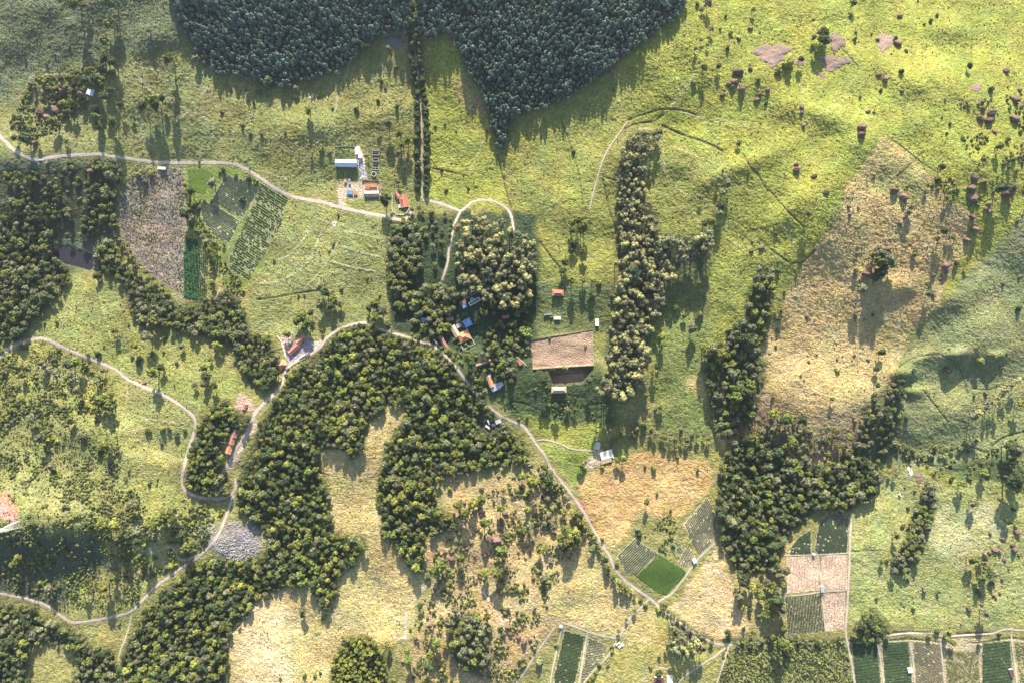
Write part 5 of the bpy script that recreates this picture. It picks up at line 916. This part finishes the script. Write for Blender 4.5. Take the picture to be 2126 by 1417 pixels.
# power pylon and its lines
PX = thing('power_pylon', 37, 1088, 'pale steel lattice power pylon on the scrub hill by the red earth', 'pylon', 12); B = MB(); Hh = 34; lv = [0, 6, 12, 17, 21.5, 25.5, 29, 34]
def cor(z, k): wv = 3.2 * (1 - z / Hh) + .55; return (wv * (1, -1, -1, 1)[k], wv * (1, 1, -1, -1)[k], z)
for a, b in zip(lv[:-1], lv[1:]):
    for k in range(4): B.tube(cor(a, k), cor(b, k), .16, 4); B.tube(cor(b, k), cor(b, (k + 1) % 4), .1, 4); B.tube(cor(a, k), cor(b, (k + 1) % 4), .09, 4); B.tube(cor(a, (k + 1) % 4), cor(b, k), .09, 4)
B.build('tower_frame', M['steel'], PX)
for z in (22, 26.5, 31):
    A = MB().tube((-6, 0, z + .8), (6, 0, z + .8), .13, 4).tube((-6, 0, z + .8), (0, .6, z), .1, 4).tube((6, 0, z + .8), (0, .6, z), .1, 4).build('cross_arm', M['steel'], PX)
    for s in (-1, 1): MB().tube((s * 5.8, 0, z + .8), (s * 5.8, 0, z - .9), .14, 6).build('insulator', M['dark'], A)

# ------------------------------------------------------------------ trees, shrubs, boulders
LAND = [('the red tiled walled house', 835, 415), ('the metal roofed barn', 718, 340), ('the grey pond by the forest', 820, 85), ('the dark purple pond', 165, 540), ('the white truck', 337, 350), ('the corn strip', 400, 560),
 ('the striped vegetable plots', 500, 420), ('the paved farm', 612, 715), ('the three joined red roofs', 481, 915), ('the steel pylon', 38, 1088), ('the grey rubble slope', 490, 1120), ('the loop track', 375, 1145),
 ('the estate main house', 962, 698), ('the swimming pool', 985, 626), ('the brown drying yard', 1165, 725), ('the red hip roofed house', 1158, 608), ('the tan hip roofed house', 1160, 809), ('the ruin', 1015, 880),
 ('the cream barn', 1260, 945), ('the vivid green plot', 1390, 1190), ('the grey green vine plot', 1460, 1100), ('the pale lane crossroads', 1355, 1245), ('the lane plots', 1200, 1350), ('the square fields', 1700, 1200), ('the bottom green plots', 1900, 1370),
 ('the bare rock sheets', 1700, 120), ('the bushy rock sheet', 1838, 87), ('the long shadowed twin boulders', 1788, 270), ('the tan ridge rock cluster', 1825, 545), ('the ridge corner boulder heap', 2015, 410),
 ('the paired red boulders', 2058, 233), ('the dark lone shelter', 1453, 656), ('the tall bowl trees', 1520, 400), ('the stream head track', 1385, 235), ('the thin lime pasture track', 1250, 340), ('the track fork of the estate', 957, 437),
 ('the terraced pasture', 680, 540), ('the cattle path slope', 360, 220), ('the boulder grove near the road', 90, 220), ('the grey hill', 150, 90), ('the smooth knoll', 700, 170), ('the meadow boulders', 2060, 1165), ('the narrow meadow wood', 1900, 1100),
 ('the meadow corner bushes', 2050, 990), ('the quarry hollow', 1995, 745), ('the diagonal tree strip', 2070, 820), ('the edge of the tan ridge', 1835, 800), ('the dark trees at the ridge foot', 1660, 900), ('the long ridge shadow trees', 1990, 560),
 ('the pale road bend', 200, 750), ('the scrub patch by the road', 220, 840), ('the grassy road curve', 400, 870), ('the pale scrub hill', 90, 900), ('the boulder slope', 960, 1150), ('the round knoll of boulders', 985, 1320), ('the ochre slope trees', 1130, 1060),
 ('the ochre slope clump', 1185, 1115), ('the flat red boulders', 1085, 1325), ('the straw clearing', 720, 1020), ('the swirl tracks', 830, 1230), ('the bright tree block', 750, 1370), ('the straw lane pasture', 1210, 1220),
 ('the orange field', 1340, 1020), ('the bottom crossroads', 1515, 1335), ('the rough cane plot', 1650, 1370), ('the lush stream bend', 1970, 965), ('the shaded creek', 1180, 860), ('the lower gum belt', 1300, 780), ('the lime paddock', 1430, 780), ('the steep forest pasture', 960, 220), ('the lime top corner', 2000, 60), ('the open lime slope', 1500, 130), ('the dark pylon slope', 120, 1180), ('the lower left track', 255, 1310), ('the tan ridge flank', 1700, 720), ('the lone hedge trees', 620, 640)]
LN = [l[0] for l in LAND]; LP = np.array([l[1:] for l in LAND], float)
items = []      # kind u v r area tone
def tone_at(u, v, kind, r):
    if kind == 'gum': return 'gum' if r.random() < .6 else 'grey'
    if kind == 'round': return 'dark'
    if u > 800 and 930 < v and u < 1100: w_ = (.15, .4, .4, .05)
    elif u < 620 and v < 480: w_ = (.45, .25, .1, .2)
    elif u > 1500: w_ = (.45, .3, .1, .15)
    else: w_ = (.25, .4, .2, .15)
    return ('dark', 'green', 'yellow', 'grey')[r.choice(4, p=w_)]
rr = np.random.default_rng(99)
def blocked(u, v, pad=0):
    for lab, key, a_, s_, h_, f_, poly in FIELDS:
        if abs(u - poly[0][0]) < 160 and bool(inside(poly, np.array([u]), np.array([v]))[0]): return True
    return float(grid_sample(road_d, u, v)) < pad or bool(inside(YARD, np.array([u]), np.array([v]))[0])
BUILD = [(o.location.x, o.location.y) for o in C.objects if o.type == 'EMPTY' and o.get('category')]
BXY = np.array(BUILD)
def near_build(u, v, d):
    x, y, z = P3(u, v); return bool((np.hypot(BXY[:, 0] - x, BXY[:, 1] - y) < d).any())
for r_, c_, k_, s_ in TREES_:
    for u, v, q in pts(s_, r_, c_, 3): items.append([k_, u, v, q * (1.0 if k_ == 'broad' else 1.05), None, 1])
for nm, kd, sp, j_, a, b in [(x[0], x[1], x[2], 0, x[3], x[4]) for x in BELTS]:
    poly = [x[5] for x in BELTS if x[0] == nm][0]; P = np.array(poly); u0, v0 = P.min(0); u1, v1 = P.max(0); row = 0; v = v0
    while v < v1:
        u = u0 + (row % 2) * sp / 2
        while u < u1:
            uu, vv = u + rr.uniform(-.35, .35) * sp, v + rr.uniform(-.35, .35) * sp
            if bool(inside(poly, np.array([uu]), np.array([vv]))[0]) and not blocked(uu, vv, 2) and not near_build(uu, vv, 6.5): items.append([kd, uu, vv, rr.uniform(a, b), nm, 0])
            u += sp
        v += sp * .87; row += 1
for nm, kd, sp, a, b, jit, line in ROWS:
    L = np.array([p[:2] for p in line]); seg = np.r_[0, np.cumsum(np.hypot(*np.diff(L, axis=0).T))]
    for s in np.arange(0, seg[-1], sp):
        s2 = s + rr.uniform(-.3, .3) * sp; u = np.interp(s2, seg, L[:, 0]) + rr.uniform(-jit, jit); v = np.interp(s2, seg, L[:, 1]) + rr.uniform(-jit, jit)
        if not near_build(u, v, 3): items.append([kd, u, v, rr.uniform(a, b), nm, 0])
for r_, c_, s_ in ROCKS_:
    for u, v, q in pts(s_, r_, c_, 3): items.append(['rock', u, v, q, None, 1])
CAT = {'broad': ('broadleaf_tree', 'tree'), 'gum': ('gum_tree', 'gum tree'), 'round': ('lane_tree', 'small tree'), 'shrub': ('shrub', 'shrub'), 'rock': ('boulder', 'boulder')}
TW = {'dark': 'dark green', 'green': 'mid green', 'yellow': 'yellowish green', 'grey': 'greyish green', 'gum': 'pale tan green', 'blue': 'bluish green'}
ordinals = 'topmost second third fourth fifth sixth seventh eighth ninth tenth eleventh twelfth thirteenth fourteenth fifteenth sixteenth seventeenth eighteenth nineteenth twentieth'.split()
def ordinal(k):
    if k < 20: return ordinals[k] if k == 0 else ordinals[k] + ' from the top'
    t, o_ = divmod(k + 1, 10); names = {2: 'twent', 3: 'thirt', 4: 'fort', 5: 'fift', 6: 'sixt', 7: 'sevent', 8: 'eight', 9: 'ninet', 10: 'hundred', 11: 'hundred-and-tent', 12: 'hundred-and-twent'}
    base_ = names.get(t, 'far'); one = ['ieth', 'first', 'second', 'third', 'fourth', 'fifth', 'sixth', 'seventh', 'eighth', 'ninth'][o_]
    return (base_ + 'ieth' if o_ == 0 else base_ + 'y-' + one) + ' from the top'
MAXN = {'broad': 300, 'gum': 250, 'round': 120, 'shrub': 300, 'rock': 300}
chosen, rest = [], {'broad': [], 'gum': [], 'shrub': [], 'rock': [], 'round': []}
for kd in MAXN:
    S_ = [i for i in items if i[0] == kd and -8 < i[1] < 2134 and -8 < i[2] < 1425]; S_.sort(key=lambda i: -(i[3] + (5 if i[5] else 0)))
    chosen += S_[:MAXN[kd]]; rest[kd] += S_[MAXN[kd]:]
for u, v in ((452, 152), (700, 150), (600, 176), (905, 72), (1045, 292), (1265, 146), (1180, 205), (500, 157), (1330, 88), (1020, 265), (410, 120), (1404, 30)): chosen.append(['tall', u, v, 5.2, 'on the edge of the dark north forest', 0])
CAT['tall'] = ('slender_tree', 'slender tree')
for i in chosen:
    kd = i[0]; i.append({'rock': None, 'tall': 'blue'}.get(kd, 0) if kd in ('rock', 'tall') else tone_at(i[1], i[2], kd, rr))
    if i[4] is None: i[4] = 'near ' + LN[int(np.argmin(np.hypot(*(LP - (i[1], i[2])).T)))]
by = {}
for i in chosen: by.setdefault((CAT[i[0]][0], i[4]), []).append(i)
SRC = {}
for (nm, area), L in by.items():
    L.sort(key=lambda i: i[2]); kd = L[0][0]
    # say the order among those that look alike in this spot
    for i in L:
        q = i[3]; i.append('big' if q > {'rock': 9, 'shrub': 6}.get(kd, 11) else 'small' if q < {'rock': 4.2, 'shrub': 3.4}.get(kd, 7) else 'middling')
    sub_ = {}
    for i in L: sub_.setdefault((i[7], i[6]), []).append(i)
    for (sz, tn), Q in sub_.items():
        for k, i in enumerate(Q):
            look = {'rock': 'reddish brown boulder', 'shrub': TW.get(tn, '') + ' shrub', 'gum': TW.get(tn, '') + ' gum', 'round': 'dark round tree', 'tall': 'bluish slender tree', 'broad': TW.get(tn, '') + ' tree'}[kd]
            lab = f'{sz} {look} {area}' if len(Q) == 1 else f'{ordinal(k)} {sz} {look} {area}' if k == 0 else f'{sz} {look}, {ordinal(k)}, {area}'
            cat = CAT[kd][1]; grp = f'{cat}s {area}' if len(L) > 1 else None; r = (min(i[3], 11.5) * .88 if kd == 'rock' else i[3]) * GSD; u, v = i[1], i[2]; s = int(rr.integers(3)); st = rr.uniform(.85, 1.2)
            if kd == 'rock':
                if i[5]: v -= 0
                bu, bv, x, y, z = base_under(u, v, .4 * r); o = bpy.data.objects.new('boulder', ROCKM[int(rr.integers(5))]); C.objects.link(o)
                o.location = (x, y, z + .22 * r * st); st *= 1.35; o.scale = (r * rr.uniform(.85, 1.35), r * rr.uniform(.7, .95), r * st * (1.25 if r > 3.5 else .95)); o.rotation_euler = (rr.uniform(-.15, .15), rr.uniform(-.15, .15), rr.uniform(-.7, .7) - .5 * (u < 260))
                tag(o, lab, cat, grp); SRC.setdefault('rock', []).append(o); continue
            if kd in ('broad', 'gum', 'shrub') and i[5]: st *= 1.18
            r *= 1.04
            bu, bv, x, y, z = base_under(u, v, MID[kd] * r * st * .9)
            if kd == 'shrub':
                o = bpy.data.objects.new('shrub', CROWN['shrub', tn, s]); C.objects.link(o); o.location = (x, y, z - .05 * r); o.scale = (r, r, r * st); o.rotation_euler[2] = rr.uniform(0, 6.28); tag(o, lab, cat, grp); SRC.setdefault(('shrub', tn), []).append(o); continue
            o = bpy.data.objects.new(nm, None); C.objects.link(o); o.location = (x, y, z); o.scale = (r * rr.uniform(.9, 1.12), r, r * st); o.rotation_euler[2] = rr.uniform(0, 6.28); tag(o, lab, cat, grp)
            c1 = bpy.data.objects.new('crown', CROWN[kd, tn, s]); c2 = bpy.data.objects.new('trunk', TRUNK[kd]); C.objects.link(c1); C.objects.link(c2); c1.parent = o; c2.parent = o
            SRC.setdefault((kd, tn), []).append(c1); SRC.setdefault(('trunk', kd), []).append(c2)
def pick_src(keys, n=3):
    out = []
    for k in keys:
        seen = set()
        for o in SRC.get(k, []):
            if o.data.name not in seen and len(seen) < n: seen.add(o.data.name); out.append(o)
    return out
# slabs of bare rock
for k, (u, v, a, b, rot, pale) in enumerate(SLABS):
    vv, ff = ICO3; r = np.random.default_rng(700 + k); q = vv.copy(); rad = 1 + .22 * np.sin(np.arctan2(vv[:, 1], vv[:, 0]) * 3 + k) + .13 * np.sin(np.arctan2(vv[:, 1], vv[:, 0]) * 7 + 2 * k); q[:, :2] *= rad[:, None]; q += r.normal(size=q.shape) * .03
    bu, bv, x, y, z = base_under(u, v, 0); A, B_ = a * GSD, b * GSD; U_ = u + q[:, 0] * a * cos(radians(rot)) - q[:, 1] * b * sin(radians(rot)); W_ = v - q[:, 0] * a * sin(radians(rot)) - q[:, 1] * b * cos(radians(rot))
    X, Y, Z = P3(U_, W_, .05 + np.clip(q[:, 2], -.6, 1) * min(A, B_) * .14); o = mesh_np('rock_outcrop', np.stack([X - x, Y - y, Z - z], 1), ff, M['paleslab' if pale else 'slab']); o.location = (x, y, z)
    near = LN[int(np.argmin(np.hypot(*(LP - (u, v)).T)))]
    tag(o, f"{'pale' if pale else 'brown'} {'long' if a > 1.5 * b else 'broad' if a > 15 else 'small'} bare rock sheet, {ordinals[k] if k else 'first'} of the outcrops, near {near}", 'rock outcrop', 'bare rock outcrops')
# ---- masses of trees
def pack(polys, holes, sp, ra, rb, zs=1.0, npick=3, keep=1.0, seed=1, kind='broad', nz=0.0):
    r = np.random.default_rng(seed); P = np.array([p[:2] for poly in polys for p in poly]); u0, v0 = np.maximum(P.min(0), -50); u1, v1 = np.minimum(P.max(0), (2180, 1470))
    V, U = np.mgrid[v0:v1:sp * .87, u0:u1:sp]; U = U + (np.arange(U.shape[0]) % 2)[:, None] * sp / 2; U = (U + r.uniform(-.38, .38, U.shape) * sp).ravel(); V = (V + r.uniform(-.38, .38, V.shape) * sp).ravel()
    m = np.zeros(len(U), bool)
    ju = 6 * vnoise(U, V, 24, 7) + 4 * vnoise(U, V, 9, 8); jv = 6 * vnoise(U, V, 24, 9) + 4 * vnoise(U, V, 9, 10)
    if kind == 'shrub' or zs == 1.25: ju = ju * .6; jv = jv * .6
    for p in polys: m |= inside(p, U + ju, V + jv)
    for h in holes: m &= ~inside(h, U + ju, V + jv)
    m &= grid_sample(road_d, U, V) > .8; m &= r.random(len(U)) < keep
    if nz: m &= vnoise(U, V, 26, seed) + .5 * vnoise(U, V, 11, seed + 1) > nz
    for lab, key, a_, s_, h_, f_, poly in FIELDS: m &= ~inside(poly, U, V)
    U, V = U[m], V[m]; big_ = 1 + .28 * vnoise(U, V, 30, seed + 5)
    R = r.uniform(ra, rb, len(U)) * big_ * GSD; st = r.uniform(.8, 1.25, len(U)) * zs
    z = gz(U, V); top = MID[kind] * R * st * .85; k = (HC - z - top) / (HC - z); U = UC + (U - UC) * k; V = VC + (V - VC) * k; X, Y, Z = P3(U, V)
    if len(BXY):
        d = np.min(np.hypot(X[:, None] - BXY[:, 0], Y[:, None] - BXY[:, 1]), 1); q = d > 7.5; X, Y, Z, R, st = X[q], Y[q], Z[q], R[q], st[q]
    return np.stack([X, Y, Z, R, st, r.integers(0, npick, len(X))], 1)
tb = pick_src([('tall', 'blue')]); tk = SRC['trunk', 'tall'][0]; bk = SRC['trunk', 'broad'][0]; gk = SRC['trunk', 'gum'][0]
S_for = pick_src([('broad', 'green'), ('broad', 'yellow'), ('broad', 'dark'), ('broad', 'dark'), ('broad', 'green'), ('broad', 'grey')], 3); S_drk = pick_src([('broad', 'dark'), ('broad', 'green'), ('broad', 'grey')], 3); S_brt = pick_src([('broad', 'yellow'), ('broad', 'green')], 3); S_gum = pick_src([('gum', 'gum'), ('gum', 'grey')], 3)
S_shr = pick_src([('shrub', 'green'), ('shrub', 'dark'), ('shrub', 'grey'), ('shrub', 'yellow')], 3)
def wood(label, polys, holes, sp, ra, rb, srcs, key, seed, kind='broad', zs=1.0, keep=1.0, stem=None, nz=0.0, name='woodland', cat='woodland'):
    scatter(name, label, cat, pack(polys, holes, sp, ra, rb, zs, len(srcs), keep, seed, kind, nz), key, srcs, None, stem)
wood('dense bluish green forest across the top, left of the forest lane', [P_NW], [grow(POND_N, 1.15)], 8.8, 3.9, 6.0, tb, 'tall', 1, 'tall', 1.25, stem=tk)
wood('dense bluish green forest wedge across the top, right of the forest lane', [P_NE], [], 8.8, 3.9, 6.0, tb, 'tall', 2, 'tall', 1.25, stem=tk)
wood('large rounded green forest filling the middle and lower left', [P_C], [], 9.6, 3.6, 9, S_for, 'for', 3, stem=bk, zs=.95, keep=.94)
wood('green forest at the lower left edge with small clearing', [P_SW], [P_SWH], 10, 4, 9, S_drk, 'drk', 4, stem=bk, keep=.93)
wood('dark green forest at the left edge beside the purple pond', [P_W], [], 10, 4, 9, S_drk, 'drk', 5, stem=bk, keep=.93)
wood('dark forest band from the purple pond down to the paved farm', [P_D], [], 10, 4, 9, S_drk, 'drk', 6, stem=bk, keep=.88)
wood('bright green wood inside the road loop', [P_F], [], 9.5, 5.5, 8, S_for, 'for', 7, stem=bk, keep=.95)
wood('dark olive forest block above the square fields', [P_SE], [], 10.5, 4, 10, S_drk, 'drk', 8, stem=bk, keep=.93)
wood('compact bright yellow green tree block at the bottom edge', [P_K], [], 8, 3.5, 7, S_brt, 'brt', 9, stem=bk)
wood('thin shaded scrub wood on the left slope under the road', [P_L], [], 9.5, 3, 7, S_drk, 'drk', 10, stem=bk, nz=-.25)
for kd, lab in (('broad', 'remaining broadleaf trees of the hedges and small woods'), ('gum', 'remaining pale gums of the long belt and pool grove')):
    Q = []
    for k_, u, v, q, *_ in rest[kd]:
        r = q * GSD; st = rr.uniform(.85, 1.2); bu, bv, x, y, z = base_under(u, v, MID[kd] * r * st * .9); Q.append((x, y, z, r, st, rr.integers(6)))
    if Q: scatter('woodland', lab, 'woodland', Q, 'rest' + kd, S_drk if kd == 'broad' else S_gum, None, bk if kd == 'broad' else gk)
# ---- scrub, weeds, rubble
def brush(label, polys, sp, ra, rb, seed, nz=-9, keep=1.0, name='undergrowth', cat='undergrowth', srcs=None, key='shr', holes=()):
    s = srcs or S_shr; P = pack(polys, holes, sp, ra, rb, 1.0, len(s), keep, seed, 'shrub', 0)
    if nz > -5:
        sc = (HC - P[:, 2]) / F; n_ = vnoise(UC + P[:, 0] / sc, VC - P[:, 1] / sc, 22, seed) + .5 * vnoise(UC + P[:, 0] / sc, VC - P[:, 1] / sc, 9, seed + 3); P = P[n_ > nz]
    scatter(name, label, cat, P, key, s)
SCR = pts('-40 740,60 712,110 715,150 730,210 780,240 830,250 900,240 960,300 1040,310 1100,230 1130,180 1110,80 1075,-40 1030')
brush('patchy scrub over the pale hillside at the left edge', [SCR], 6.0, 2.0, 4.2, 21, .05)
brush('fine scrub over the whole left hillside', [SCR, pts('-40 1040,60 1080,190 1120,300 1100,320 1180,270 1270,120 1270,20 1230,-40 1225')], 5.0, 1.0, 2.2, 22, keep=.42)
brush('dark scrub on the shaded slope below the pylon', [pts('-40 1105,50 1085,150 1100,260 1120,330 1190,280 1260,130 1262,60 1230,-40 1222')], 7, 2, 4.4, 23, .1)
brush('scrub among the grey rubble beside the road', [pts('230 1120,330 1060,380 1050,470 1050,440 1120,380 1165,320 1200,260 1180')], 6.5, 2.2, 5, 24, -.05)
brush('scrub between boulders on the ochre slope', [pts('880 1205,920 1110,960 1060,1080 980,1120 960,1190 1040,1240 1120,1200 1120,1170 1200,1120 1290,1110 1350,1060 1440,850 1440,870 1330')], 7.5, 1.8, 4.6, 25, .05)
brush('small bushes dotting the slope below the brown drying yard', [pts('1000 840,1120 820,1240 820,1260 870,1180 880,1080 850')], 9, 1.5, 3, 26, .0)
brush('weedy tufts on the brown fallow field', [pts('250 385,290 356,380 348,385 470,380 615,335 580,270 500,240 440')], 3.6, .6, 1.5, 27, keep=.6)
brush('bushes under the boulders at the left grove', [pts('30 230,60 170,110 155,200 130,240 150,170 230,120 270,60 300,20 270')], 6.5, 2.2, 5, 28, -.45)
brush('bushy undergrowth along the shaded estate', [pts('880 640,930 600,1100 620,1100 760,1060 800,990 830,950 760,900 720')], 10, 2.2, 5, 29, .12)
brush('scrub among the boulders at the right edge', [pts('1990 210,2140 190,2140 470,2040 440,1960 400,1930 380,2000 330')], 9, 1.8, 4.5, 30, .12)
brush('leafy cane clumps of the rough plot along the bottom', [pts('1502 1342,1756 1332,1775 1440,1484 1440')], 4.6, 1.6, 3.0, 31, keep=.85)
brush('bushes over the gully bed at the lower right', [pts('1840 900,1900 940,2000 960,2126 900,2126 985,1990 1000,1940 985,1850 980')], 8, 2, 4.5, 32, .1)
brush('bushes between the vegetable plots and the hedgerow', [Z6('40 330,130 250,215 255,130 380,230 495,320 540,310 690,440 770,400 850,250 760,215 560')], 6.5, 2, 4.4, 33, -.1)
brush('shrubs round the striped plots at the road bend', [Z6('240 70,300 90,520 140,480 230,440 300,420 200,290 100')], 6, 2, 3.6, 34, -.1)
brush('thorny bushes of the garden between striped plots', [Z1('470 590,640 400,800 330,850 480,780 600,900 700,850 860,640 760')], 6, 1.5, 3.6, 35, -.1)
TUFT = [('tufts over the upper left pastures', pts('60 130,330 20,450 160,700 170,850 120,860 430,560 380,440 330,60 300'), 8, .5, 1.5, .5), ('tufts over the lime pastures', pts('884 80,950 100,1060 300,1430 50,2126 0,2126 480,1960 560,1640 600,1480 560,1280 590,1100 600,1060 440,885 415'), 8.5, .5, 1.4, .45),
        ('tufts over the tan ridge', pts('1835 285,2010 440,1945 640,1870 760,1800 940,1600 920,1570 720,1700 480'), 8.5, .5, 1.3, .5), ('tufts over the straw clearings', pts('662 935,760 925,840 830,800 960,790 1130,890 1205,830 1320,690 1440,470 1440,480 1290,680 1240,740 1150,690 1100'), 7, .5, 1.3, .55),
        ('tufts over the fields beside the lane', pts('1198 1003,1300 940,1475 962,1480 1010,1560 1320,1360 1330,1170 1290,1120 1290,1200 1110'), 9, .4, 1.2, .4), ('tufts over the left hillside pastures', pts('100 640,190 590,400 700,500 780,400 880,380 1000,460 1040,400 1140,260 1060,240 820,60 700'), 8, .5, 1.6, .5),
        ('tufts over the terraced pasture', pts('600 410,810 462,808 690,560 700,525 600'), 9, .5, 1.5, .5), ('tufts over the right hand meadows', pts('1880 720,2126 500,2126 1300,1770 1300,1800 1030,1860 960'), 10, .5, 1.4, .45), ('tufts over the middle paddocks', pts('1280 640,1480 600,1540 760,1480 900,1370 900'), 9, .5, 1.3, .4), ('tufts over the upper left hill', pts('-20 -20,380 -20,420 130,60 160,-20 240'), 8, .6, 1.6, .5)]
for k, (lab, poly, sp, a, b, kp) in enumerate(TUFT): brush('grassy ' + lab, [poly], sp, a, b, 60 + k, keep=kp, name='grass_tufts', cat='grass', holes=(P_NW, P_NE))
ro = bpy.data.objects.new('boulder', RUBM[0]); C.objects.link(ro); bu, bv, x, y, z = base_under(384, 1034 + 2, 0); ro.location = (x, y, z + .2); ro.scale = (1.6, 1.2, 1.2); tag(ro, 'small grey boulder on the outer side of the road loop', 'boulder', 'grey boulders')
r2 = bpy.data.objects.new('boulder', RUBM[1]); C.objects.link(r2); bu, bv, x, y, z = base_under(383, 1051, 0); r2.location = (x, y, z + .2); r2.scale = (1.7, 1.3, 1.3); tag(r2, 'grey boulder in the grass just below the road loop', 'boulder', 'grey boulders')
for k, (lab, poly, kp, nz) in enumerate([('grey rubble slope between the road and the forest', pts('442 1095,480 1085,530 1092,542 1130,530 1160,490 1168,450 1145,440 1120'), .85, -.5), ('grey rubble beside the road above the loop track', pts('388 1085,440 1085,450 1100,430 1125,405 1120,392 1105'), .6, -.2), ('grey rubble patches on the left bank of the road', pts('258 1090,350 1050,380 1080,390 1130,340 1180,280 1210,230 1180,250 1130'), .5, .15), ('brown grey rubble in the scrub near the pale road', pts('60 740,140 745,180 790,150 800,80 780'), .45, .1), ('grey rubble around the ruin', pts('1000 868,1045 868,1040 892,1008 896'), .35, -9)]):
    brush(lab, [poly], 3.4, .7, 2.1, 80 + k, nz, kp, 'rubble', 'rubble', [ro, r2], 'rub')
brush('small stones strewn among the boulders of the ochre slope', [pts('900 1100,1060 990,1080 1120,1090 1400,930 1410,900 1250')], 8, .8, 2.2, 90, .1, .6, 'rubble', 'rubble', pick_src(['rock'], 3), 'stone')
# ------------------------------------------------------------------ thin air between the camera and the land
HAZE = 0.0001
if HAZE:
    hm = bpy.data.materials.new('thin_air'); hm.use_nodes = True; hn = hm.node_tree; hn.nodes.clear(); pv = hn.nodes.new('ShaderNodeVolumePrincipled'); ho = hn.nodes.new('ShaderNodeOutputMaterial'); hn.links.new(pv.outputs[0], ho.inputs['Volume'])
    pv.inputs['Density'].default_value = HAZE; pv.inputs['Color'].default_value = (.78, .87, 1.0, 1); pv.inputs['Anisotropy'].default_value = .7
    hb = MB().box((0, 0, 385), (19000, 19000, 900)).build('haze', hm); tag(hb, 'thin bluish air over the whole valley', 'haze', kind='stuff')
